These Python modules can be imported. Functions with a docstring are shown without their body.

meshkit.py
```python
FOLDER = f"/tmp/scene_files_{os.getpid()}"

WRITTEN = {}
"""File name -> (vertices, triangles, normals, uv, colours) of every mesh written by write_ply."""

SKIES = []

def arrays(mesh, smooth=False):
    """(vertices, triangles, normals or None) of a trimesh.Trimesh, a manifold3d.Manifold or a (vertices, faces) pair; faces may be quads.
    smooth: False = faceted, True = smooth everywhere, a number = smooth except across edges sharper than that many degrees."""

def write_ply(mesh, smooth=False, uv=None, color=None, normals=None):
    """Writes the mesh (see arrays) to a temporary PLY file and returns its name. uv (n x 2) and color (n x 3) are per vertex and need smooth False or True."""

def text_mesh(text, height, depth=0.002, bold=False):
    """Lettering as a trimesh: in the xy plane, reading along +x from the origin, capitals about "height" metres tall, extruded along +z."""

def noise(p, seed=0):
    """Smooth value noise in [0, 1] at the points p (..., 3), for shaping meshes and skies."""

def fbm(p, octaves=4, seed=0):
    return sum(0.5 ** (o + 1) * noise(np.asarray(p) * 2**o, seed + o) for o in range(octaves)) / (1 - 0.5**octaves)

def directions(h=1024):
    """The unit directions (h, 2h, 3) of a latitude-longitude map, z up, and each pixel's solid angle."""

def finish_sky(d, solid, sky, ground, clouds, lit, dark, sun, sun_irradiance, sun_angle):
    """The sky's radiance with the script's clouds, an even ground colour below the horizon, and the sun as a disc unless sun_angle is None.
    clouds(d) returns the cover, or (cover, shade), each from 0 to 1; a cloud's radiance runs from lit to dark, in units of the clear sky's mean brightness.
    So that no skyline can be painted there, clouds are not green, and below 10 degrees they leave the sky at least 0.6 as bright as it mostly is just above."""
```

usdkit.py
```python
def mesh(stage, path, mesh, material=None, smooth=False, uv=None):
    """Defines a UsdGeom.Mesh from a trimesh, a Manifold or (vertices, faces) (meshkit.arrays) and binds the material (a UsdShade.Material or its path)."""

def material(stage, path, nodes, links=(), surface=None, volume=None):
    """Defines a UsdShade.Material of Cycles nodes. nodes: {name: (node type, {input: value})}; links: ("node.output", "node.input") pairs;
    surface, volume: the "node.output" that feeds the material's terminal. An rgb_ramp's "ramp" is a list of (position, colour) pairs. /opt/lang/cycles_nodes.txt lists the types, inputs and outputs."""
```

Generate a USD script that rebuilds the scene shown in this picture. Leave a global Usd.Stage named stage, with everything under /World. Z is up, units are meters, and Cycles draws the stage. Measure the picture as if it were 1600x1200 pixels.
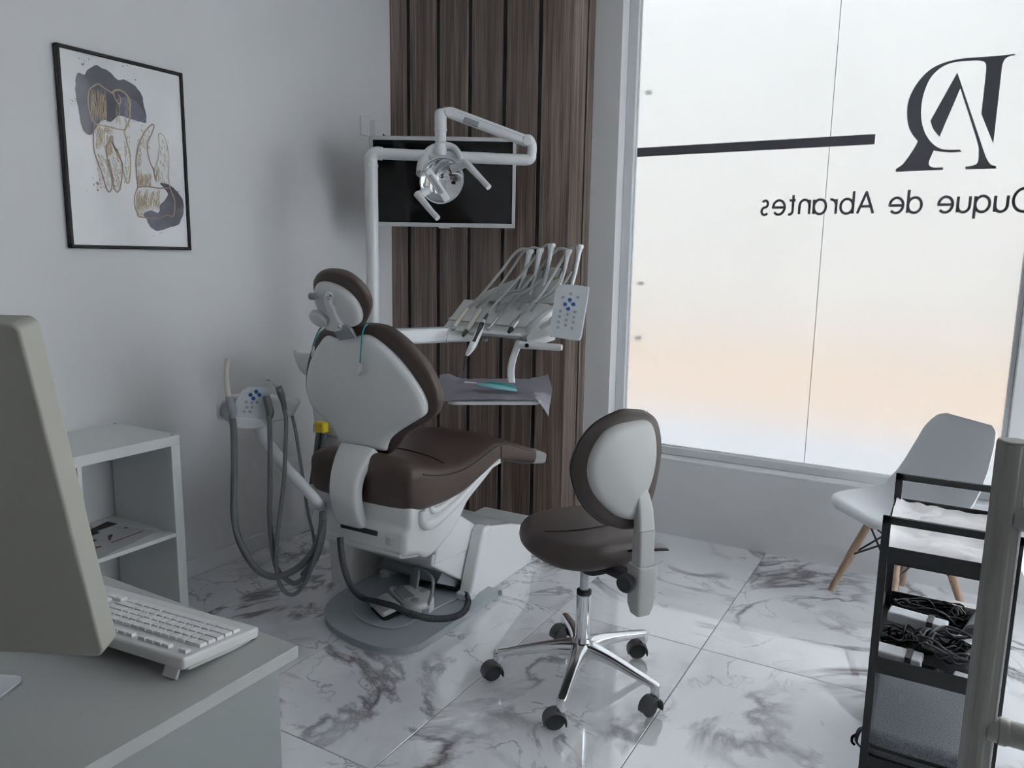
import math, random
import numpy as np, trimesh, shapely, usdkit, meshkit
from shapely.geometry import Polygon, LineString, Point, box as sbox
from shapely.ops import unary_union
from shapely import affinity
from pxr import Usd, UsdGeom, UsdLux, UsdShade, Gf, Sdf, Vt

stage = Usd.Stage.CreateInMemory()
UsdGeom.SetStageUpAxis(stage, UsdGeom.Tokens.z)
UsdGeom.SetStageMetersPerUnit(stage, 1.0)
UsdGeom.Xform.Define(stage, '/World')
rng = random.Random(7)

# ---------------------------------------------------------------- camera, sky, exposure
EXPOSURE = 0.57
FPX, YAW, PITCH, ROLL = 1198.674, -0.522004, 0.163655, 0.0162635
EYE = np.array([0.0, 0.0, 1.45])
def _axes():
    cy, sy, cp, sp = math.cos(YAW), math.sin(YAW), math.cos(PITCH), math.sin(PITCH)
    f = np.array([sy * cp, cy * cp, -sp]); rt = np.array([cy, -sy, 0.0]); up = np.cross(rt, f)
    cr, sr = math.cos(ROLL), math.sin(ROLL)
    return cr * rt + sr * up, -sr * rt + cr * up, f
RT, UP, FW = _axes()
cam = UsdGeom.Camera.Define(stage, '/World/camera')
M = Gf.Matrix4d(*RT, 0, *UP, 0, *(-FW), 0, *EYE, 1)
cam.AddTransformOp().Set(M)
cam.CreateHorizontalApertureAttr(36.0); cam.CreateVerticalApertureAttr(27.0)
cam.CreateFocalLengthAttr(36.0 * FPX / 1600.0)
cam.CreateClippingRangeAttr(Gf.Vec2f(0.05, 500.0))
cam.CreateExposureAttr(EXPOSURE)

dome = UsdLux.DomeLight.Define(stage, '/World/sky')
dome.CreateIntensityAttr(1.8); dome.CreateColorAttr(Gf.Vec3f(0.905, 0.935, 1.0))

def ray(px, py):
    return RT * (px - 800) / FPX - UP * (py - 600) / FPX + FW
def dep(px, py, d):
    return EYE + ray(px, py) * d
def at(px, py, **k):
    a, v = next(iter(k.items())); i = 'xyz'.index(a); r = ray(px, py)
    return EYE + r * (v - EYE[i]) / r[i]
def onplane(px, py, o, n):
    r = ray(px, py); return EYE + r * (np.dot(np.asarray(o) - EYE, n) / np.dot(r, n))

# ---------------------------------------------------------------- mesh helpers: a mesh is (vertices, triangles)
def mk(m):
    if isinstance(m, tuple): return np.asarray(m[0], float), np.asarray(m[1], int)
    if hasattr(m, 'to_mesh'):
        q = m.to_mesh(); return np.array(q.vert_properties[:, :3], float), np.array(q.tri_verts, int)
    return np.array(m.vertices, float), np.array(m.faces, int)
def cat(*ms):
    V, F, n = [], [], 0
    for m in ms:
        v, f = mk(m); V.append(v); F.append(f + n); n += len(v)
    return np.vstack(V), np.vstack(F)
def frame(m, o, ex, ey, ez):
    v, f = mk(m)
    A = np.stack([np.asarray(ex, float), np.asarray(ey, float), np.asarray(ez, float)])
    if np.linalg.det(A) < 0: f = f[:, ::-1]
    return v @ A + np.asarray(o, float), f
def move(m, d):
    v, f = mk(m); return v + np.asarray(d, float), f
def rotz(m, a, c=(0, 0, 0)):
    v, f = mk(m); c = np.asarray(c, float); ca, sa = math.cos(a), math.sin(a)
    return (v - c) @ np.array([[ca, sa, 0], [-sa, ca, 0], [0, 0, 1]]) + c, f
def hullm(pts):
    h = trimesh.convex.convex_hull(np.asarray(pts, float)); return mk(h)
def cbox(x0, x1, y0, y1, z0, z1, c=0.003):
    c = min(c, (x1 - x0) / 2.2, (y1 - y0) / 2.2, (z1 - z0) / 2.2)
    P = []
    for x, sx in ((x0, 1), (x1, -1)):
        for y, sy in ((y0, 1), (y1, -1)):
            for z, sz in ((z0, 1), (z1, -1)):
                P += [(x, y + sy * c, z + sz * c), (x + sx * c, y, z + sz * c), (x + sx * c, y + sy * c, z)]
    return hullm(P)
_sp = None
def rbox(x0, x1, y0, y1, z0, z1, r=0.01):
    global _sp
    if _sp is None: _sp = np.array(trimesh.creation.icosphere(2).vertices)
    r = min(r, (x1 - x0) / 2.01, (y1 - y0) / 2.01, (z1 - z0) / 2.01)
    P = [np.array([x, y, z]) + r * _sp for x in (x0 + r, x1 - r) for y in (y0 + r, y1 - r) for z in (z0 + r, z1 - r)]
    return hullm(np.vstack(P))
def unit(v):
    v = np.asarray(v, float); return v / np.linalg.norm(v)
def perp(z):
    z = unit(z); a = np.cross(z, [0, 0, 1.0] if abs(z[2]) < 0.9 else [1.0, 0, 0]); a = unit(a)
    return a, np.cross(z, a), z
def bar(p, q, w, h, c=0.002, up=(0, 0, 1)):
    """box beam from p to q, w sideways, h along up."""
    p, q = np.asarray(p, float), np.asarray(q, float); d = unit(q - p)
    s = unit(np.cross(d, up)); u = np.cross(s, d); L = np.linalg.norm(q - p)
    return frame(cbox(0, L, -w / 2, w / 2, -h / 2, h / 2, c), p, d, s, u)
def spline(P, n=8, closed=False):
    P = np.asarray(P, float)
    if len(P) < 3 and not closed: return P
    Q = np.vstack([P[-1:], P, P[:2]]) if closed else np.vstack([2 * P[0] - P[1], P, 2 * P[-1] - P[-2]])
    out = []
    for i in range(len(Q) - 3):
        a, b, c, d = Q[i:i + 4]
        for t in np.arange(n) / n:
            out.append(0.5 * (2 * b + (c - a) * t + (2 * a - 5 * b + 4 * c - d) * t * t + (3 * b - a - 3 * c + d) * t ** 3))
    if not closed: out.append(P[-1])
    return np.array(out)
def skin(loops, cap=True):
    L = np.asarray(loops, float); m, n = L.shape[:2]
    V = L.reshape(-1, 3); F = []
    for i in range(m - 1):
        for j in range(n):
            a, b, c, d = i * n + j, i * n + (j + 1) % n, (i + 1) * n + (j + 1) % n, (i + 1) * n + j
            F += [(a, b, c), (a, c, d)]
    if cap:
        V = np.vstack([V, L[0].mean(0), L[-1].mean(0)]); k = m * n
        for j in range(n):
            F += [(k, (j + 1) % n, j), (k + 1, (m - 1) * n + j, (m - 1) * n + (j + 1) % n)]
    F = np.array(F)
    t = trimesh.Trimesh(V, F, process=False)
    if cap and t.volume < 0: F = F[:, ::-1]
    return V, F
def tube(P, r, n=12, sm=8, flat=1.0):
    P = spline(P, sm) if sm and len(P) > 2 else np.asarray(P, float)
    R = np.interp(np.linspace(0, 1, len(P)), np.linspace(0, 1, len(r)), r) if np.ndim(r) else np.full(len(P), r)
    T = np.gradient(P, axis=0); T /= np.linalg.norm(T, axis=1, keepdims=True) + 1e-12
    a = perp(T[0])[0]; loops = []; ang = np.arange(n) * 2 * np.pi / n
    for p, t, rr in zip(P, T, R):
        a = unit(a - t * np.dot(a, t)); b = np.cross(t, a)
        loops.append(p + rr * (np.cos(ang)[:, None] * a + flat * np.sin(ang)[:, None] * b))
    return skin(loops)
def revolve(prof, n=32, o=(0, 0, 0), z=(0, 0, 1)):
    """lathe of (radius, height) pairs about the axis z from o."""
    ang = np.arange(n) * 2 * np.pi / n
    loops = [np.stack([max(r, 1e-5) * np.cos(ang), max(r, 1e-5) * np.sin(ang), np.full(n, h)], 1) for r, h in prof]
    a, b, c = perp(z); return frame(skin(loops), o, a, b, c)
def cyl(p, q, r, n=20, ch=0.0015):
    p, q = np.asarray(p, float), np.asarray(q, float); L = np.linalg.norm(q - p); ch = min(ch, r / 3, L / 3)
    return revolve([(0, 0), (r - ch, 0), (r, ch), (r, L - ch), (r - ch, L), (0, L)], n, p, q - p)
def ball(c, r, sub=2):
    m = trimesh.creation.icosphere(sub, r); return np.array(m.vertices) * 1.0 + np.asarray(c, float), np.array(m.faces)
def sec(c, ux, uy, hw, hh, p=4.0, n=36):
    t = np.arange(n) * 2 * np.pi / n; cs, sn = np.cos(t), np.sin(t)
    x = np.sign(cs) * np.abs(cs) ** (2 / p) * hw; y = np.sign(sn) * np.abs(sn) ** (2 / p) * hh
    return np.asarray(c, float) + x[:, None] * np.asarray(ux, float) + y[:, None] * np.asarray(uy, float)
def resample(P, n):
    P = np.asarray(P, float); Q = np.vstack([P, P[:1]])
    s = np.r_[0, np.cumsum(np.linalg.norm(np.diff(Q, axis=0), axis=1))]
    t = np.linspace(0, s[-1], n, endpoint=False)
    return np.stack([np.interp(t, s, Q[:, k]) for k in range(Q.shape[1])], 1)
def ccw(P):
    P = np.asarray(P, float)
    return P if Polygon(P).exterior.is_ccw else P[::-1]
def inset(P, d):
    """every corner of a closed outline moved inwards by d (mitred)."""
    a = np.roll(P, 1, 0); b = np.roll(P, -1, 0)
    t1 = (P - a) / (np.linalg.norm(P - a, axis=1, keepdims=True) + 1e-12); t2 = (b - P) / (np.linalg.norm(b - P, axis=1, keepdims=True) + 1e-12)
    n1 = np.stack([-t1[:, 1], t1[:, 0]], 1); n2 = np.stack([-t2[:, 1], t2[:, 0]], 1)
    m = n1 + n2; m /= (1 + (n1 * n2).sum(1, keepdims=True)).clip(0.4)
    return P + d * m
def tri(P):
    v, f = trimesh.creation.triangulate_polygon(Polygon(P), engine='earcut')
    return np.asarray(v), np.asarray(f)
def slab(P, th, r=0.003, k=3):
    """outline extruded from h=0 to h=th with rounded edges."""
    P = ccw(P); r = min(r, th / 2.01); rings = []
    for i in range(k + 1):
        a = math.pi / 2 * i / k; rings.append((inset(P, r * (1 - math.sin(a))), r * (1 - math.cos(a))))
    rings = rings + [(p, th - h) for p, h in rings[::-1]]
    n = len(P); V = np.vstack([np.c_[p, np.full(n, h)] for p, h in rings]); F = []
    for i in range(len(rings) - 1):
        j = np.arange(n); a, b, c, d = i * n + j, i * n + (j + 1) % n, (i + 1) * n + (j + 1) % n, (i + 1) * n + j
        F += [np.stack([a, b, c], 1), np.stack([a, c, d], 1)]
    q = Polygon(rings[0][0]); ok = q.is_valid
    cap = trimesh.creation.triangulate_polygon(q if ok else q.buffer(0), engine='earcut')
    cv, cf = np.asarray(cap[0]), np.asarray(cap[1])
    k0 = len(V); V = np.vstack([V, np.c_[cv, np.zeros(len(cv))], np.c_[cv, np.full(len(cv), th)]])
    ar = np.cross(cv[cf[:, 1]] - cv[cf[:, 0]], cv[cf[:, 2]] - cv[cf[:, 0]])
    cf = np.where((ar < 0)[:, None], cf[:, ::-1], cf)
    F += [cf[:, ::-1] + k0, cf + k0 + len(cv)]
    t = trimesh.Trimesh(V, np.vstack(F), process=False); t.merge_vertices()
    return mk(t)
def pillow(P, up, down, r_up, r_dn, bulge=0.0, bulge_dn=0.0, n=96):
    """a padded plate: thickness up above and down below h=0, edges rounded."""
    P = resample(ccw(P), n); c = P.mean(0); pg = Polygon(P).exterior
    S = [1, .992, .98, .962, .94, .91, .87, .8, .68, .5, .28]
    V, F, rows = [], [], []
    def ring(s, sign):
        Q = c + s * (P - c); d = shapely.distance(pg, shapely.points(Q)); r = r_up if sign > 0 else r_dn; t = up if sign > 0 else down
        e = np.sqrt(np.clip(1 - (1 - np.minimum(d / r, 1)) ** 2, 0, 1)) * t
        return np.c_[Q, sign * (e + (bulge if sign > 0 else bulge_dn) * (1 - s * s))]
    loops = [ring(s, -1) for s in S[::-1]][:-1] + [np.c_[P, np.zeros(n)]] + [ring(s, 1) for s in S[1:]]
    return skin(loops)
def rrect(w, h, r, n=6, cx=0.0, cy=0.0):
    P = []
    for sx, sy, a0 in ((1, 1, 0), (-1, 1, 90), (-1, -1, 180), (1, -1, 270)):
        for k in range(n + 1):
            a = math.radians(a0 + 90 * k / n); P.append((cx + sx * (w / 2 - r) + r * math.cos(a), cy + sy * (h / 2 - r) + r * math.sin(a)))
    return np.array(P)
def ngon(r, n=32, cx=0, cy=0):
    a = np.arange(n) * 2 * np.pi / n; return np.stack([cx + r * np.cos(a), cy + r * np.sin(a)], 1)
def polys(g):
    return [x for x in getattr(g, 'geoms', [g]) if isinstance(x, Polygon) and x.area > 1e-9]
def flat(g, th):
    """shapely shape as a thin print, extruded 0..th."""
    return cat(*[trimesh.creation.extrude_polygon(p, th, engine='earcut') for p in polys(g)])

# ---------------------------------------------------------------- scene helpers
_names = {}
def numbered(parent, name):
    k = (parent, name); i = _names.get(k, 0); _names[k] = i + 1
    return f'{parent}/{name}' if i == 0 else f'{parent}/{name}_{i:03d}'
def data(prim, **kw):
    for k, v in kw.items():
        if v: prim.SetCustomDataByKey(k, v)
class Thing:
    def __init__(self, name, label=None, cat=None, group=None, loc=(0, 0, 0), kind=None):
        self.path = numbered('/World', name); self.loc = np.asarray(loc, float)
        x = UsdGeom.Xform.Define(stage, self.path); x.AddTranslateOp().Set(Gf.Vec3d(*map(float, self.loc)))
        data(x.GetPrim(), label=label, category=cat, group=group, kind=kind)
    def part(self, name, mesh, mat, parent=None, smooth=32, label=None, kind=None):
        v, f = mk(mesh); p = numbered(parent or self.path, name)
        m = usdkit.mesh(stage, p, (v - self.loc, f), MAT[mat], smooth=smooth); data(m.GetPrim(), label=label, kind=kind)
        return p
def solo(name, mesh, mat, label=None, cat=None, group=None, kind=None, smooth=32, loc=None):
    v, f = mk(mesh); p = numbered('/World', name)
    o = np.asarray(loc if loc is not None else (0, 0, 0), float)
    m = usdkit.mesh(stage, p, (v - o, f), MAT[mat], smooth=smooth)
    if loc is not None: m.AddTranslateOp().Set(Gf.Vec3d(*map(float, o)))
    data(m.GetPrim(), label=label, category=cat, group=group, kind=kind); return p

# ---------------------------------------------------------------- materials
MAT = {}
def plain(name, col, rough=0.5, metal=0.0, spec=0.5, coat=0.0, bump=0.0, bscale=200.0, var=0.0, vscale=6.0, **kw):
    nodes = {'p': ('principled_bsdf', dict(base_color=col, roughness=rough, metallic=metal, specular_ior_level=spec, coat_weight=coat, **kw))}; links = []
    if bump or var: nodes['t'] = ('texture_coordinate', {})
    if bump:
        nodes['bn'] = ('noise_texture', dict(scale=bscale, detail=3.0)); nodes['b'] = ('bump', dict(strength=bump, distance=0.002))
        links += [('t.object', 'bn.vector'), ('bn.fac', 'b.height'), ('b.normal', 'p.normal')]
    if var:
        lo = [c * (1 - var) for c in col]; hi = [min(1, c * (1 + var)) for c in col]
        nodes['vn'] = ('noise_texture', dict(scale=vscale, detail=4.0)); nodes['vr'] = ('rgb_ramp', dict(ramp=[(0.3, lo), (0.7, hi)]))
        links += [('t.object', 'vn.vector'), ('vn.fac', 'vr.fac'), ('vr.color', 'p.base_color')]
    MAT[name] = usdkit.material(stage, '/World/Looks/' + name, nodes, links, surface='p.BSDF')
plain('wall_paint', (0.79, 0.79, 0.795), 0.75, spec=0.3, bump=0.12, bscale=90, var=0.012, vscale=1.4)
plain('ceiling_paint', (0.90, 0.90, 0.90), 0.8, spec=0.2, bump=0.05)
plain('trim_white', (0.80, 0.81, 0.82), 0.35, bump=0.02)
plain('sill_gloss', (0.84, 0.85, 0.87), 0.14, spec=0.9)
plain('frame_white', (0.72, 0.74, 0.76), 0.35, bump=0.02)
plain('backing_black', (0.012, 0.011, 0.011), 0.6, var=0.2)
plain('white_gloss', (0.83, 0.84, 0.84), 0.22, coat=0.3, bump=0.015, bscale=12)
plain('white_satin', (0.68, 0.69, 0.69), 0.42, bump=0.03)
plain('stool_white', (0.48, 0.48, 0.465), 0.4, bump=0.03)
plain('castor_grey', (0.05, 0.05, 0.052), 0.45)
plain('castor_hood', (0.10, 0.10, 0.105), 0.4)
plain('arm_white', (0.78, 0.80, 0.81), 0.28, coat=0.2, bump=0.01)
plain('lamp_white', (0.74, 0.76, 0.77), 0.3, coat=0.2, bump=0.01)
plain('cool_grey', (0.30, 0.32, 0.33), 0.45, bump=0.03)
plain('base_grey', (0.42, 0.465, 0.50), 0.42, bump=0.05, bscale=300)
plain('hose_grey', (0.13, 0.14, 0.14), 0.5, bump=0.05)
plain('hose_pale', (0.52, 0.52, 0.51), 0.4, bump=0.03)
plain('hose_dark', (0.055, 0.058, 0.062), 0.45)
plain('rubber_dark', (0.03, 0.03, 0.032), 0.55, bump=0.05)
plain('leather', (0.085, 0.060, 0.050), 0.42, spec=0.5, bump=0.12, bscale=420, var=0.08, vscale=5)
plain('leather_stool', (0.075, 0.058, 0.052), 0.45, spec=0.5, bump=0.12, bscale=420, var=0.08, vscale=5)
plain('seam', (0.02, 0.015, 0.013), 0.6)
plain('chrome', (0.82, 0.83, 0.85), 0.06, metal=1.0, bump=0.01)
plain('steel', (0.55, 0.56, 0.58), 0.22, metal=1.0, bump=0.02)
plain('alu', (0.74, 0.75, 0.76), 0.14, metal=1.0, bump=0.02, bscale=60)
plain('rail_grey', (0.25, 0.245, 0.23), 0.38, metal=0.35, bump=0.04)
plain('cart_black', (0.016, 0.017, 0.019), 0.42, bump=0.04)
plain('cable_black', (0.014, 0.014, 0.015), 0.5)
plain('cable_grey', (0.10, 0.10, 0.105), 0.45)
plain('adapter_white', (0.78, 0.79, 0.82), 0.35, bump=0.02)
plain('fabric_grey', (0.22, 0.23, 0.25), 0.85, spec=0.2, bump=0.6, bscale=520, var=0.35, vscale=260)
plain('paper_white', (0.80, 0.78, 0.78), 0.8, spec=0.2, bump=0.25, bscale=130)
plain('chair_shell', (0.76, 0.79, 0.83), 0.42, bump=0.03)
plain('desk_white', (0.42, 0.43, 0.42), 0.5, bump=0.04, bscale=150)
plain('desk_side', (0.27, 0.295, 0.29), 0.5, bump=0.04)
plain('monitor_white', (0.36, 0.36, 0.32), 0.5, bump=0.03)
plain('key_white', (0.72, 0.72, 0.72), 0.5, bump=0.03)
plain('key_plate', (0.62, 0.62, 0.62), 0.5)
plain('shelf_white', (0.74, 0.76, 0.75), 0.45, bump=0.03)
plain('leaflet_paper', (0.55, 0.55, 0.56), 0.45, var=0.1, vscale=9)
plain('ink_black', (0.02, 0.02, 0.02), 0.6)
plain('ink_brown', (0.055, 0.04, 0.03), 0.55, var=0.4, vscale=30)
plain('ink_red', (0.25, 0.05, 0.07), 0.55)
plain('picture_black', (0.006, 0.006, 0.006), 0.45, bump=0.02)
plain('poster', (0.90, 0.895, 0.90), 0.55, var=0.06, vscale=4)
plain('blot', (0.155, 0.15, 0.19), 0.6, var=0.45, vscale=7)
plain('blot_thin', (0.21, 0.21, 0.30), 0.6, var=0.3, vscale=9)
plain('gold', (0.56, 0.44, 0.29), 0.45, var=0.2, vscale=30)
plain('gold_pale', (0.66, 0.60, 0.52), 0.5, var=0.2, vscale=30)
plain('copper', (0.40, 0.27, 0.22), 0.5)
plain('screen_black', (0.004, 0.004, 0.005), 0.08, coat=0.4)
plain('tv_white', (0.62, 0.63, 0.63), 0.35, bump=0.02)
plain('decal', (0.085, 0.085, 0.10), 0.6)
plain('button_blue', (0.03, 0.10, 0.38), 0.4)
plain('button_grey', (0.36, 0.41, 0.48), 0.4)
plain('panel_face', (0.66, 0.70, 0.73), 0.35)
plain('yellow', (0.78, 0.60, 0.03), 0.4)
plain('teal', (0.03, 0.30, 0.32), 0.5)
plain('mask_teal', (0.25, 0.52, 0.56), 0.7, bump=0.3, bscale=300)
plain('cream_tube', (0.62, 0.60, 0.52), 0.4)
plain('marker_yellow', (0.55, 0.46, 0.05), 0.5)
plain('pavement', (0.62, 0.64, 0.66), 0.8, var=0.08, vscale=1.5)
plain('road_tan', (0.78, 0.54, 0.35), 0.85, var=0.15, vscale=0.8)
plain('house', (0.74, 0.77, 0.74), 0.8, var=0.1, vscale=0.7)
plain('bracket_dark', (0.22, 0.26, 0.30), 0.5)

# film on the tray: grey-lilac plastic, slightly see-through
MAT['tray_film'] = usdkit.material(stage, '/World/Looks/tray_film', {
    'p': ('principled_bsdf', dict(base_color=(0.42, 0.41, 0.46), roughness=0.3)), 'tl': ('translucent_bsdf', dict(color=(0.42, 0.40, 0.46))),
    'm': ('mix_closure', dict(fac=0.35))}, [('p.BSDF', 'm.closure1'), ('tl.BSDF', 'm.closure2')], surface='m.closure')
MAT['clear_cover'] = usdkit.material(stage, '/World/Looks/clear_cover', {
    'p': ('principled_bsdf', dict(base_color=(0.45, 0.44, 0.43), roughness=0.18)), 'tr': ('transparent_bsdf', dict(color=(0.85, 0.85, 0.85))),
    'm': ('mix_closure', dict(fac=0.3))}, [('p.BSDF', 'm.closure1'), ('tr.BSDF', 'm.closure2')], surface='m.closure')
# plain glass pane
MAT['pane'] = usdkit.material(stage, '/World/Looks/pane', {
    'tr': ('transparent_bsdf', dict(color=(0.95, 0.97, 0.97))), 'gl': ('glossy_bsdf', dict(color=(1, 1, 1), roughness=0.02)), 'fr': ('fresnel', dict(IOR=1.45)),
    'm': ('mix_closure', {})}, [('fr.fac', 'm.fac'), ('tr.BSDF', 'm.closure1'), ('gl.BSDF', 'm.closure2')], surface='m.closure')
MAT['clear_acrylic'] = usdkit.material(stage, '/World/Looks/clear_acrylic', {
    'tr': ('transparent_bsdf', dict(color=(1.0, 1.0, 1.0))), 'gl': ('glossy_bsdf', dict(color=(1, 1, 1), roughness=0.03)), 'fr': ('fresnel', dict(IOR=1.3)),
    'm': ('mix_closure', {})}, [('fr.fac', 'm.fac'), ('tr.BSDF', 'm.closure1'), ('gl.BSDF', 'm.closure2')], surface='m.closure')
# frosted privacy film: scatters daylight, lets only a blur of the street through
def film(name, tl, rf):
    MAT[name] = usdkit.material(stage, '/World/Looks/' + name, {
        'tl': ('translucent_bsdf', dict(color=tl)), 'rf': ('refraction_bsdf', dict(color=rf, roughness=0.55, IOR=1.22)),
        'df': ('diffuse_bsdf', dict(color=(0.75, 0.77, 0.78))),
        'm': ('mix_closure', dict(fac=0.6)), 'm2': ('mix_closure', dict(fac=0.10))},
        [('tl.BSDF', 'm.closure1'), ('rf.BSDF', 'm.closure2'), ('m.closure', 'm2.closure1'), ('df.BSDF', 'm2.closure2')], surface='m2.closure')
film('frosted_film', (0.247, 0.251, 0.263), (0.265, 0.267, 0.277))          # the dense film that carries the lettering
film('frosted_film_light', (0.93, 0.94, 0.95), (0.97, 0.97, 0.97))

# walnut laminate: long vertical grain, each board its own
MAT['walnut'] = usdkit.material(stage, '/World/Looks/walnut', {
    't': ('texture_coordinate', {}), 'oi': ('object_info', {}), 'rs': ('vector_math', dict(math_type='scale', vector1=(3.7, 2.1, 9.3))),
    'ad': ('vector_math', dict(math_type='add')), 'mp': ('mapping', dict(scale=(26, 26, 0.9))), 'n1': ('noise_texture', dict(scale=1.0, detail=5.0, roughness=0.6, distortion=0.6)),
    'mp2': ('mapping', dict(scale=(190, 190, 2.2))), 'n2': ('noise_texture', dict(scale=1.0, detail=3.0)),
    'mf': ('mix_float', dict(fac=0.42)), 'r': ('rgb_ramp', dict(ramp=[(0.28, (0.048, 0.031, 0.026)), (0.44, (0.125, 0.087, 0.070)), (0.55, (0.24, 0.178, 0.146)), (0.70, (0.45, 0.36, 0.31))])),
    'sv': ('math', dict(math_type='multiply_add', value2=0.35, value3=0.83)), 'h': ('hsv', dict(saturation=0.95)),
    'p': ('principled_bsdf', dict(roughness=0.30, ior=1.6)), 'b': ('bump', dict(strength=0.12, distance=0.001))},
    [('oi.random', 'rs.scale'), ('t.object', 'ad.vector1'), ('rs.vector', 'ad.vector2'), ('ad.vector', 'mp.vector'), ('ad.vector', 'mp2.vector'), ('mp.vector', 'n1.vector'), ('mp2.vector', 'n2.vector'),
     ('n1.fac', 'mf.a'), ('n2.fac', 'mf.b'), ('mf.result', 'r.fac'), ('oi.random', 'sv.value1'), ('sv.value', 'h.value'), ('r.color', 'h.color'), ('h.color', 'p.base_color'),
     ('mf.result', 'b.height'), ('b.normal', 'p.normal')], surface='p.BSDF')
# beech legs
MAT['beech'] = usdkit.material(stage, '/World/Looks/beech', {
    't': ('texture_coordinate', {}), 'mp': ('mapping', dict(scale=(60, 60, 5))), 'n': ('noise_texture', dict(scale=1.0, detail=4.0)),
    'r': ('rgb_ramp', dict(ramp=[(0.3, (0.36, 0.24, 0.16)), (0.7, (0.50, 0.36, 0.25))])), 'p': ('principled_bsdf', dict(roughness=0.45))},
    [('t.object', 'mp.vector'), ('mp.vector', 'n.vector'), ('n.fac', 'r.fac'), ('r.color', 'p.base_color')], surface='p.BSDF')
# polished marble-print porcelain
def vein(tag, scale, dist, width, seed, det=6.0):
    n = {f'o{tag}': ('vector_math', dict(math_type='add', vector2=seed)), f'n{tag}': ('noise_texture', dict(scale=scale, detail=det, roughness=0.58, distortion=dist)),
         f's{tag}': ('math', dict(math_type='subtract', value2=0.5)), f'a{tag}': ('math', dict(math_type='absolute')),
         f'r{tag}': ('map_range', dict(from_min=0.0, from_max=width, to_min=1.0, to_max=0.0, clamp=True)),
         f'k{tag}': ('noise_texture', dict(scale=scale * 1.35, detail=2.0)), f'q{tag}': ('map_range', dict(from_min=0.46, from_max=0.60, clamp=True)),
         f'o2{tag}': ('vector_math', dict(math_type='add', vector2=tuple(x + 4.1 for x in seed))), f'm{tag}': ('math', dict(math_type='multiply'))}
    l = [('ad.vector', f'o{tag}.vector1'), (f'o{tag}.vector', f'n{tag}.vector'), (f'n{tag}.fac', f's{tag}.value1'), (f's{tag}.value', f'a{tag}.value1'), (f'a{tag}.value', f'r{tag}.value'),
         ('ad.vector', f'o2{tag}.vector1'), (f'o2{tag}.vector', f'k{tag}.vector'), (f'k{tag}.fac', f'q{tag}.value'), (f'r{tag}.result', f'm{tag}.value1'), (f'q{tag}.result', f'm{tag}.value2')]
    return n, l
_n, _l = {}, []
for a in (('A', 1.2, 1.6, 0.044, (1.3, 2.7, 0.0)), ('B', 2.8, 1.2, 0.020, (7.9, 0.4, 0.0)), ('C', 1.1, 0.8, 0.11, (3.2, 9.1, 0.0))):
    n_, l_ = vein(*a); _n.update(n_); _l += l_
_n.update({'t': ('texture_coordinate', {}), 'oi': ('object_info', {}), 'rs': ('vector_math', dict(math_type='scale', vector1=(13.7, 21.3, 0.0))), 'ad': ('vector_math', dict(math_type='add')),
    'mx1': ('mix_color', dict(blend_type='mix', a=(0.87, 0.88, 0.905), b=(0.50, 0.49, 0.53))), 'sc': ('math', dict(math_type='multiply', value2=0.4)),
    'mx2': ('mix_color', dict(blend_type='mix', b=(0.19, 0.165, 0.178))), 'sa': ('math', dict(math_type='multiply', value2=1.0)),
    'mx3': ('mix_color', dict(blend_type='mix', b=(0.27, 0.25, 0.27))), 'sb': ('math', dict(math_type='multiply', value2=0.75)),
    'p': ('principled_bsdf', dict(roughness=0.04, ior=2.05, specular_ior_level=0.5))})
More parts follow.
